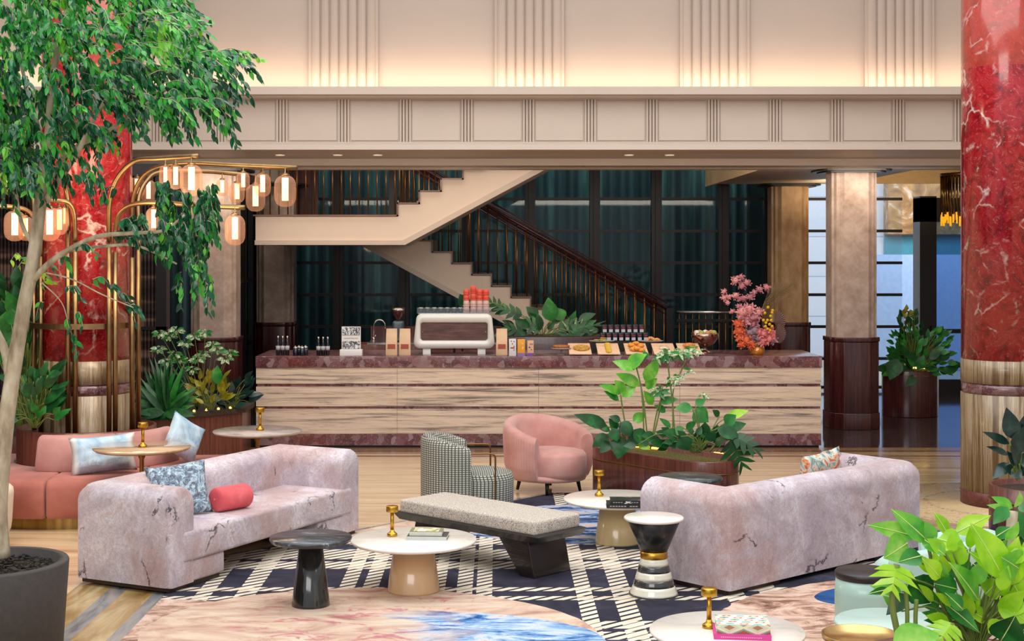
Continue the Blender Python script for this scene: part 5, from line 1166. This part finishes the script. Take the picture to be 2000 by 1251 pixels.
for cx, cy, n_, l_ in ((1300, 690, 17, 20), (1325, 688, 15, 18), (1345, 684, 12, 18), (1287, 697, 9, 15), (1364, 682, 6, 13), (1312, 742, 6, 18), (1325, 735, 5, 14), (1345, 722, 4, 15), (1292, 762, 7, 20), (1280, 762, 4, 16), (1375, 770, 5, 12)):
    for k in range(n_): a_ = 2*PI*k/n_+p.r.random(); p.leaf((cx+p.r.uniform(-6, 6), cy+p.r.uniform(-4, 4)), (cx+l_*math.cos(a_), cy+l_*.75*math.sin(a_)+5), l_*.4, leaf_var if p.r.random() < .65 else leaf_mid, D, .1)
p.done()
t = plant('split_leaf_plant', 'plant with large glossy split leaves at the right of the oval planter', (1.80, 13.0, .45)); p = Pl(t, 6); D = 12.95
p.leaf((1428, 858), (1452, 912), 76, leaf_dark, D, 0, 5, curl=.1, nref=(-.2, -1, .3), stem=(1385, 882), sr=.011); p.leaf((1432, 850), (1484, 880), 44, leaf_dark, D, 0, 4, nref=(.1, -1, .4), stem=(1400, 880))
for b, e, w_, mt in (((1400, 836), (1446, 852), 34, leaf_dark), ((1418, 815), (1462, 800), 20, leaf_lime), ((1415, 826), (1438, 810), 26, leaf_mid), ((1420, 838), (1458, 826), 22, leaf_dark), ((1355, 800), (1384, 824), 36, leaf_mid), ((1352, 796), (1318, 796), 22, leaf_mid), ((1358, 790), (1378, 780), 18, leaf_mid), ((1402, 830), (1398, 858), 26, leaf_dark), ((1405, 812), (1392, 800), 14, leaf_dark), ((1380, 850), (1362, 836), 22, leaf_mid), ((1325, 855), (1296, 842), 30, leaf_dark), ((1330, 852), (1345, 880), 34, leaf_dark), ((1330, 832), (1322, 850), 18, leaf_mid), ((1374, 848), (1352, 868), 28, leaf_dark), ((1340, 838), (1360, 822), 16, leaf_mid)):
    p.leaf(b, e, w_, mt, D, .12, stem=(1370, 880), fold=.15, curl=.15)
p.bush((1360, 884), (1230, 845, 1400, 878), 34, 26, leaf_dark, D, .1, .7, sr=.0035); p.done()
# --- monstera behind the counter
t = plant('monstera', 'dark split leaved monstera behind the espresso machine', (.62, 19.35, 1.25)); p = Pl(t, 8); D = 19.35
for b, e, w_, mt, lb_ in (((1078, 628), (1070, 580), 34, leaf_mid, 0), ((1060, 640), (1020, 628), 44, leaf_dark, 4), ((1080, 650), (1110, 690), 50, leaf_dark, 5), ((1030, 650), (990, 640), 40, leaf_dark, 4), ((1040, 655), (1000, 675), 44, leaf_dark, 0), ((1020, 615), (975, 600), 36, leaf_dark, 4), ((1090, 640), (1130, 630), 36, leaf_dark, 4), ((1110, 645), (1172, 632), 28, leaf_dark, 4), ((1050, 620), (1028, 598), 26, leaf_dark, 0), ((985, 610), (955, 585), 36, leaf_dark, 4), ((1100, 625), (1085, 600), 30, leaf_mid, 0), ((1060, 660), (1040, 690), 44, leaf_dark, 0), ((1115, 660), (1150, 682), 26, leaf_dark, 0), ((1000, 650), (965, 655), 30, leaf_dark, 0), ((1110, 640), (1125, 606), 16, leaf_mid, 0), ((1075, 625), (1100, 615), 24, leaf_dark, 0), ((912, 598), (898, 574), 26, leaf_dark, 0)):
    p.leaf(b, e, w_, mt, D, .2, lb_, stem=(1060, 672), sr=.006, fold=.1)
p.bush((1060, 672), (1000, 620, 1140, 670), 26, 34, leaf_dark, D, .22, .55, sr=.003); p.done()
t = plant('spiky_plant', 'grey green spiky plant right of the monstera behind the counter', (1.22, 19.3, 1.25)); p = Pl(t, 9)
for k in range(26): a_ = -PI*(.05+.9*k/25); p.leaf((1122, 662), (1122+52*math.cos(a_)*p.r.uniform(.7, 1), 662+46*math.sin(a_)*p.r.uniform(.6, 1)), 7, leaf_dark if k % 3 else leaf_var, 19.3, .15, pw=.6, curl=.2)
p.done()
# --- left planter plants
t = plant('sword_leaf_plant', 'plant with upright sword shaped leaves right of the left red column', (-3.62, 16.0, .54)); p = Pl(t, 11); D = 16.0
for k in range(52):
    a_ = -PI*(.02+.96*k/51); L_ = p.r.uniform(75, 120)*(.65+.35*abs(math.sin(a_))); p.leaf((322+p.r.uniform(-8, 8), 808), (322+L_*math.cos(a_)*.75, 808+L_*math.sin(a_)), 13, leaf_mid if k % 3 == 0 else leaf_dark, D, .1, pw=.7, curl=.35, fold=.25)
for k in range(10): a_ = PI*(k/9); p.leaf((322, 805), (322+60*math.cos(a_), 805+16*math.sin(a_)), 18, leaf_dark, 15.85, .05, curl=.3)
p.done()
t = plant('pale_variegated_shrub', 'airy shrub with pale edged leaves behind the sword leaf plant', (-3.3, 16.6, .54)); p = Pl(t, 12); D = 16.6
for cx, cy in ((312, 650), (345, 643), (330, 655), (385, 700), (380, 655), (400, 648), (362, 668), (352, 700), (425, 682), (450, 688), (375, 720), (395, 690), (415, 672), (340, 690), (310, 680), (440, 700), (325, 705)):
    p.st.tube(bez([PD(385, 800, D)-p.o, PD((385+cx)/2+6, (800+cy)/2, D)-p.o, PD(cx, cy, D)-p.o], 5), .004, 5)
    for k in range(11): a_ = 2*PI*k/11+p.r.random(); p.leaf((cx+3*math.cos(a_), cy+2*math.sin(a_)), (cx+18*math.cos(a_), cy+9*math.sin(a_)+3), 7, leaf_var if k % 3 else leaf_mid, D, .12)
p.done()
t = plant('croton', 'croton with yellow mottled leaves at the right end of the left planter', (-3.25, 16.55, .54)); p = Pl(t, 13)
p.bush((408, 800), (380, 735, 440, 790), 26, 26, leaf_gold, 16.5, .12, .4, sr=.004); p.leaf((425, 750), (424, 712), 22, leaf_mid, 16.4); p.leaf((436, 770), (430, 735), 20, leaf_gold, 16.4); p.done()
t = plant('dark_broad_plant', 'dark broad leaved plant spilling over the right end of the left planter', (-3.02, 16.85, .54)); p = Pl(t, 14)
p.bush((450, 800), (430, 735, 488, 800), 34, 32, leaf_blue, 16.8, .12, .42, sr=.004); p.done()
t = plant('peace_lily', 'lush dark plant hanging over the planter beside the tree trunk', (-4.28, 13.3, .72)); p = Pl(t, 15)
p.bush((66, 835), (25, 725, 108, 825), 56, 46, leaf_dark, 13.05, .15, .36, sr=.005, droop=.6); p.bush((70, 835), (60, 790, 108, 828), 7, 36, leaf_mid, 12.95, .1, .4, sr=.004, droop=.8); p.done()
t = plant('broad_leaf_shrub', 'tall broad leaved shrub behind the tree trunk at far left', (-5.05, 15.4, .54)); p = Pl(t, 16)
p.bush((40, 840), (-10, 560, 75, 730), 60, 44, leaf_dark, 15.3, .25, .5, sr=.006); p.bush((40, 840), (-10, 600, 40, 720), 12, 60, leaf_mid, 15.0, .2, .55, sr=.006); p.done()
# --- far right planter
t = thing('octagonal_planter', 'dark walnut planter on the dark tiles right of the near stone column', 'planter', (5.95, 21.0, 0))
c0 = [(.40*math.cos(a_)*1.0, .34*math.sin(a_)) for a_ in [2*PI*(k+.5)/14 for k in range(14)]]
MB().prism(c0, 0, .66).build('body', wood_dark, t, bevel=.01); MB().prism([(x*.9, y*.9) for x, y in c0], .62, .67).build('moss', moss, t); MB().prism([(x*1.01, y*1.01) for x, y in c0], .585, .597).build('bronze_line', bronze, t); MB().tube([(-.25, -.18, .70), (.25, -.2, .70)], .012).build('light_strip', M('warm_strip2', '#ffd070', .5, emit=4, var=0), t)
t = plant('mixed_planting', 'bushy green plants in the dark planter by the entrance', (5.95, 21.0, .66)); p = Pl(t, 17)
p.bush((1790, 728), (1742, 650, 1852, 728), 110, 20, leaf_mid, 20.85, .22, .5, sr=.003); p.bush((1778, 728), (1758, 612, 1798, 690), 60, 18, leaf_dark, 20.9, .15, .5, sr=.004); p.bush((1790, 728), (1740, 690, 1855, 735), 24, 32, leaf_dark, 20.75, .15, .6, sr=.003); p.bush((1776, 700), (1762, 606, 1786, 622), 12, 16, leaf_gold, 20.8, .1, .5, sr=.003)
p.leaf((1752, 700), (1738, 742), 34, leaf_dark, 20.6); p.done()
# --- right rubber plant in round planter
t = thing('round_planter', 'round walnut planter by the right red column', 'planter', (4.29, 11.6, 0))
MB().lathe([(0, .02), (.36, .02), (.36, .5), (.335, .5), (.335, .44), (0, .44)], n=48).build('body', wood_red, t); MB().lathe([(.362, .375), (.364, .38), (.364, .39), (.36, .395)], n=48).build('bronze_line', bronze, t); MB().lathe([(0, .44), (.33, .44), (.33, .455), (0, .455)], n=32).build('soil', soil, t)
MB().tube([(-.22, -.2, .47), (-.1, -.26, .47)], .012).build('light_strip', M('warm_strip3', '#ffc27a', .5, emit=5, var=0), t)
t = plant('rubber_plant', 'rubber plant with large dark glossy leaves at the right edge', (4.25, 11.55, .45)); p = Pl(t, 18); D = 11.4
for b, e, w_ in (((1980, 858), (1966, 795), 36), ((1972, 866), (1920, 842), 18), ((1970, 888), (1927, 870), 16), ((1972, 904), (1938, 934), 26), ((1985, 885), (2004, 830), 44), ((1990, 905), (1975, 870), 30), ((1990, 900), (2020, 900), 34), ((1982, 910), (1968, 880), 20), ((1988, 920), (1960, 912), 24), ((1995, 860), (2010, 800), 30), ((1985, 925), (2005, 905), 30), ((1978, 915), (1996, 935), 24)): p.leaf(b, e, w_, leaf_blue, D, .1, stem=(1988, 938), sr=.007)
p.done()
# --- front right planting
t = thing('front_planter', 'planter just below the lower right corner holding the bright plants', 'planter', (2.0, 6.15, 0)); MB().lathe([(0, .02), (.5, .02), (.52, .6), (.47, .6), (.46, .52), (0, .52)], n=48).build('body', wood_red, t); MB().lathe([(0, .52), (.46, .52), (.46, .54), (0, .54)], n=32).build('soil', soil, t)
t = plant('umbrella_fig', 'bright lime green plant with large pointed leaves at lower right', (2.05, 6.2, .54)); p = Pl(t, 21); D = 6.1
for b, e, w_, mt in (((1959, 1127), (1905, 1032), 52, leaf_lime), ((1957, 1128), (1899, 1080), 26, leaf_lime), ((1971, 1144), (1986, 1058), 40, leaf_lime), ((1951, 1174), (2004, 1212), 46, leaf_lime), ((1910, 1172), (1862, 1104), 40, leaf_bright), ((1866, 1041), (1928, 1009), 30, leaf_lime), ((1832, 1052), (1876, 1066), 44, leaf_lime), ((1814, 1058), (1750, 1000), 34, leaf_bright), ((1790, 1048), (1706, 1026), 30, leaf_bright), ((1772, 1060), (1732, 1086), 48, leaf_bright), ((1829, 1062), (1872, 1098), 28, leaf_bright), ((1850, 1042), (1828, 1004), 22, leaf_lime), ((1836, 1128), (1806, 1094), 30, leaf_lime), ((1776, 1130), (1814, 1172), 54, leaf_dark), ((1843, 1176), (1908, 1228), 30, leaf_mid), ((1955, 1250), (1980, 1208), 54, leaf_dark), ((1945, 1048), (1972, 1031), 20, leaf_mid), ((1738, 1150), (1700, 1158), 12, leaf_mid), ((1800, 1050), (1842, 1080), 26, leaf_bright), ((1870, 1150), (1830, 1140), 30, leaf_mid), ((1880, 1190), (1850, 1160), 24, leaf_mid), ((1925, 1210), (1890, 1190), 30, leaf_lime), ((1930, 1235), (1960, 1215), 30, leaf_lime), ((1890, 1072), (1868, 1078), 16, leaf_mid), ((1900, 1100), (1930, 1125), 40, leaf_dark), ((1860, 1095), (1890, 1130), 40, leaf_mid), ((1990, 1110), (1960, 1090), 50, leaf_bright), ((1800, 1085), (1760, 1095), 30, leaf_mid), ((1925, 1160), (1950, 1135), 40, leaf_lime), ((1990, 1160), (1970, 1120), 50, leaf_lime)):
    p.leaf(b, (e[0]+(e[0]-b[0])*.12, e[1]+(e[1]-b[1])*.12), w_*1.3, mt, D-.05, .1, fold=.3, curl=.12, vein=True)
p.bush((1905, 1270), (1830, 1110, 2010, 1240), 26, 44, leaf_mid, D+.2, .2, .5, sr=.004); p.bush((1905, 1270), (1820, 1070, 2010, 1230), 24, 60, leaf_lime, D, .15, .5, sr=.004); p.bush((1905, 1270), (1740, 1040, 1990, 1200), 16, 56, leaf_bright, D, .15, .5, sr=.004)
for pts in (((1900, 1262), (1890, 1180), (1862, 1110), (1850, 1045)), ((1905, 1262), (1940, 1190), (1958, 1130)), ((1895, 1262), (1870, 1200), (1832, 1120)), ((1910, 1262), (1930, 1150), (1940, 1060)), ((1890, 1262), (1840, 1180), (1812, 1060)), ((1915, 1262), (1960, 1190), (1975, 1140))): p.st.tube(bez([PD(a_, b_, D)-p.o for a_, b_ in pts], 5), .008, 6)
p.done()
t = plant('young_monstera', 'young monstera with pale green split leaves at the bottom right', (1.72, 5.95, .54)); p = Pl(t, 22); D = 5.9
p.leaf((1752, 1102), (1742, 1152), 96, leaf_lime, D, 0, 4, nref=(0, -.7, 1), curl=.3, stem=(1762, 1270), sr=.014); p.leaf((1860, 1216), (1834, 1250), 80, leaf_lime, D, 0, 4, nref=(0, -.7, 1)); p.leaf((1742, 1262), (1836, 1236), 74, leaf_bright, D-.1, 0, nref=(0, -.8, .8)); p.leaf((1775, 1160), (1730, 1200), 34, leaf_dark, D+.1)
for pts in (((1770, 1270), (1772, 1200), (1768, 1140)), ((1790, 1270), (1788, 1210), (1790, 1170)), ((1865, 1270), (1862, 1240), (1860, 1216))): p.st.tube(bez([PD(a_, b_, D)-p.o for a_, b_ in pts], 5), .009, 6)
p.done()
t = plant('cane_plant', 'cut pale cane with drooping green leaves at the right edge', (2.32, 6.6, .54)); p = Pl(t, 23); D = 6.6
MB().tube([PD(1962, 1250, D)-p.o, PD(1970, 1100, D)-p.o, PD(1978, 998, D)-p.o], [.026, .025, .024], 12).build('cane', bark, t)
for b, e, w_, mt in (((1978, 992), (1938, 968), 22, leaf_bright), ((1974, 996), (1930, 985), 16, leaf_bright), ((1968, 990), (1940, 1022), 30, leaf_mid), ((1984, 990), (1994, 962), 22, leaf_bright), ((1986, 995), (2005, 1060), 26, leaf_mid), ((1984, 1000), (1992, 1100), 28, leaf_dark), ((1990, 985), (2015, 1000), 30, leaf_mid)): p.leaf(b, e, w_, mt, D, .05, curl=.25)
p.st.tube([PD(1984, 1060, D)-p.o, PD(2010, 1010, D)-p.o], .005, 5); p.done()

# ------------------------------------------------------------ potted fig tree at the left
D = 8.27; PXc = (-17-PX)*D/F
t = thing('tree_pot', 'large dark grey cylindrical pot at the lower left corner', 'pot', (PXc, D, 0)); potm = M('charcoal_pot', '#45413f', .7, var=.12, scale=30, bump=.2)
MB().lathe([(0, 0), (.385, 0), (.425, .59), (.42, .6), (.375, .6), (.37, .52), (0, .52)], n=64).build('pot', potm, t)
chips = MB(); rnd = random.Random(2)
for k in range(700):
    a_ = rnd.uniform(0, 6.28); r = .36*math.sqrt(rnd.random()); c = Vector((r*math.cos(a_), r*math.sin(a_), .545+rnd.uniform(0, .02))); s_ = rnd.uniform(.008, .02)
    Mx = Matrix.Translation(c) @ Matrix.Rotation(rnd.uniform(0, 3), 4, 'Z') @ Matrix.Rotation(rnd.uniform(-.6, .6), 4, 'X'); chips.box(-s_, s_, -s_*.5, s_*.5, -.004, .004, mat=Mx)
o = chips.build('bark_mulch', NM('mulch', [(.3, '#15130f'), (.6, '#332c22'), (.8, '#5d5138')], 12, rough=.9), None, loc=(PXc, D, 0)); tag(o, 'dark bark mulch covering the soil of the tree pot', 'mulch', kind='stuff')
MB().lathe([(0, .50), (.37, .50), (.37, .545), (0, .545)], n=32).build('soil', soil, t)
tr_ = thing('fig_tree', 'weeping fig tree with pale trunk in the dark pot at left', 'tree', (PXc+.03, D, .545)); p = Pl(tr_, 31)
def TP(px, py, dd=0): return PD(px, py, D+dd)-p.o
def limb(pts, r0, r1, dd=0, nm='branch'):
    P = [TP(a_, b_, dd*i/(len(pts)-1)) for i, (a_, b_) in enumerate(pts)]; B = bez(P, 6); n_ = len(B); MB().tube(B, [r0+(r1-r0)*i/(n_-1) for i in range(n_)], 10).build(nm, bark, tr_)
limb([(2, 1088), (-3, 1000), (4, 900), (15, 800), (30, 700), (47, 600), (66, 500), (78, 400), (88, 320), (100, 240)], .052, .030, 0, 'trunk')
limb([(18, 730), (8, 680), (-20, 620)], .028, .02, .1)
limb([(66, 545), (95, 515), (130, 490), (190, 462), (258, 455), (320, 450), (360, 420)], .020, .007, -.3); limb([(138, 488), (190, 482), (255, 478), (300, 492), (345, 515)], .011, .005, -.2)
limb([(67, 480), (48, 450), (36, 410), (30, 350)], .014, .008, .2); limb([(86, 400), (110, 360), (150, 300), (190, 220), (240, 150)], .022, .008, -.2); limb([(84, 380), (130, 300), (200, 262), (270, 215), (330, 172), (400, 140)], .016, .005, .2)
limb([(80, 530), (140, 545), (200, 575), (260, 600)], .005, .003, -.2); limb([(80, 550), (120, 590), (135, 640)], .004, .002, -.1); limb([(96, 300), (100, 180), (120, 60), (150, -60)], .026, .010, .1); limb([(90, 300), (60, 200), (30, 80)], .018, .008, .3)
rnd = p.r
def inpoly(x, y, P):
    c = False; j = len(P)-1
    for i in range(len(P)):
        if ((P[i][1] > y) != (P[j][1] > y)) and x < (P[j][0]-P[i][0])*(y-P[i][1])/(P[j][1]-P[i][1])+P[i][0]: c = not c
        j = i
    return c
crown = [(-60, -60), (300, -60), (335, 20), (390, 75), (450, 105), (425, 160), (410, 205), (370, 215), (300, 215), (235, 215), (200, 250), (160, 270), (100, 300), (60, 320), (0, 340), (-60, 350)]
twigm = MB()
def twig(x, y, dx, dy, n_, dd, ll, mats, wr=.42):
    s0 = TP(x, y, dd); s1 = TP(x+dx, y+dy, dd+rnd.uniform(-.12, .12)); mid = (s0+s1)/2+Vector((0, 0, .04)); B = bez([s0, mid, s1], 5); twigm.tube(B, .0022, 4)
    for k in range(n_):
        f_ = (k+.5)/n_*(len(B)-1); i = min(int(f_), len(B)-2); c = B[i].lerp(B[i+1], f_-i); ax_ = (s1-s0).normalized(); sd = 1 if k % 2 else -1
        l = ll*rnd.uniform(.7, 1.25)*D/F; dirv = (ax_*rnd.uniform(.3, 1.0)+Vector((rnd.uniform(-.3, .3), sd*.5*rnd.random(), -rnd.uniform(.2, 1.0)))+Vector((sd*.35*rnd.random(), 0, .2*rnd.random()))).normalized()
        mt = mats[0] if rnd.random() < .75 else mats[1]
        p.mb(mt).leaf(c, c+dirv*l, l*wr, (rnd.uniform(-.7, .7), rnd.uniform(-1, -.2), rnd.uniform(.2, 1)), .2, .15, 4)
k = 0
while k < 760:
    x, y = rnd.uniform(-60, 470), rnd.uniform(-60, 360)
    if not inpoly(x, y, crown): continue
    k += 1; side = min(1, max(0, (x-60)/250)); top = y < 110
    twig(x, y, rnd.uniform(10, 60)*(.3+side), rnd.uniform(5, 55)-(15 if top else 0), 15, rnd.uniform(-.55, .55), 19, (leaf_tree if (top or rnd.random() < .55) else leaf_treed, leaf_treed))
for (x, y, dx, dy) in ((430, 110, 60, 30), (440, 95, 70, 60), (400, 180, 50, 60), (420, 200, 40, 80), (430, 240, 35, 50), (390, 210, 30, 60), (360, 220, 25, 55), (330, 210, 20, 60), (300, 210, 20, 50), (270, 215, 12, 50), (350, 60, 60, 10), (330, 20, 60, 10), (380, 120, 70, 20), (360, 230, 10, 40), (320, 225, 15, 45), (250, 230, 10, 40), (400, 150, 60, 90), (330, 240, 10, 30)):
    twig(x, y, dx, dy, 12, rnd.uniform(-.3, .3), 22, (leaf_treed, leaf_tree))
for k in range(64):      # drooping spray in front of the lamp
    x = rnd.uniform(300, 420); y = rnd.uniform(350, 470); twig(x, y, rnd.uniform(-15, 22), rnd.uniform(25, 60), 12, rnd.uniform(-.35, .1), 19, (leaf_treed, leaf_tree))
for k in range(22): twig(rnd.uniform(350, 415), rnd.uniform(470, 570), rnd.uniform(-12, 12), rnd.uniform(30, 55), 10, rnd.uniform(-.3, .1), 19, (leaf_treed, leaf_tree))
for k in range(16): twig(rnd.uniform(215, 320), rnd.uniform(420, 470), rnd.uniform(5, 30), rnd.uniform(10, 30), 10, rnd.uniform(-.3, .1), 19, (leaf_treed, leaf_treed))
for (x, y, dx, dy, n_) in ((150, 480, 40, 20, 9), (120, 500, 20, 30, 9), (130, 560, 30, 25, 8), (180, 545, 40, 20, 9), (230, 575, 30, 25, 12), (245, 590, 20, 40, 11), (215, 560, 20, 15, 8), (130, 620, 12, 50, 10), (140, 650, 10, 45, 9), (150, 610, 12, 30, 7), (250, 600, 25, 15, 9), (100, 340, 40, 30, 10), (140, 340, 40, 40, 10), (160, 330, 20, 60, 10), (60, 360, 30, 40, 10), (20, 350, 10, 60, 10), (0, 350, 10, 50, 10), (180, 320, 30, 70, 10), (80, 520, 30, 15, 6), (85, 590, -15, 30, 6), (230, 370, -30, 15, 8)):
    twig(x, y, dx, dy, n_, rnd.uniform(-.2, .1), 19, (leaf_treed, leaf_tree))
for k in range(20): x = rnd.uniform(0, 210); twig(x, rnd.uniform(300, 350), rnd.uniform(0, 25), rnd.uniform(20, 50), 12, rnd.uniform(-.4, .2), 19, (leaf_treed, leaf_tree))
for k in range(5): twig(20+k*15, 510+12*k, 25, -5, 6, .2, 17, (leaf_lime, leaf_tree))
twigm.build('twigs', bark, tr_, fix=False)['kind'] = 'stuff'; p.st = MB(); p.done()
# ------------------------------------------------------------ rod chandelier by the entrance
t = thing('rod_chandelier', 'brass rod chandelier with golden tips hanging near the entrance', 'chandelier', ((1882-PX)*20.6/F, 20.6, 2.72))
aged = NM('aged_brass', [(.3, '#6d5232'), (.7, '#a5844e')], 8, rough=.25, metal=1); gtip = M('golden_tip', '#e8a21a', .4, emit=.8)
for k in range(40):
    a_ = 2*PI*k/40; x_, y_ = .30*math.cos(a_), .30*math.sin(a_)
    rod = MB().tube([(x_, y_, .13+.03*(k % 3)), (x_, y_, .72)], .016, 8).build('rod', aged, t); MB().tube([(x_, y_, .0+.04*(k % 3)), (x_, y_, .13+.03*(k % 3))], .013, 6).build('glowing_tip', gtip, rod)
MB().lathe([(0, .70), (.33, .70), (.33, .74), (.05, .76), (.03, 1.03), (0, 1.03)], n=36).build('canopy', bronze, t)

# small pieces hang under the part they belong to
UNDER = {'label': 'glass', 'spine_lettering': 'spine', 'spine_emblem': 'spine', 'screw': 'walnut_panel', 'cover_picture': 'cover', 'picture_card': 'back_board', 'printed_line': 'back_board', 'printed_marks': 'printed_band', 'bronze_line': 'body', 'light_strip': 'moss'}
def kind_of(o): return o.name.split('.')[0]
tree = {}
for o in bpy.data.objects:
    if o.parent: tree.setdefault(o.parent.name, []).append(o)
for root in [o for o in bpy.data.objects if not o.parent and 'category' in o and o.type == 'EMPTY']:
    ch = tree.get(root.name, [])
    for o in ch:
        h = UNDER.get(kind_of(o))
        if not h: continue
        host = [q for q in ch if q is not o and kind_of(q) in ((h,) if isinstance(h, str) else h)]
        if host: o.parent = host[0]
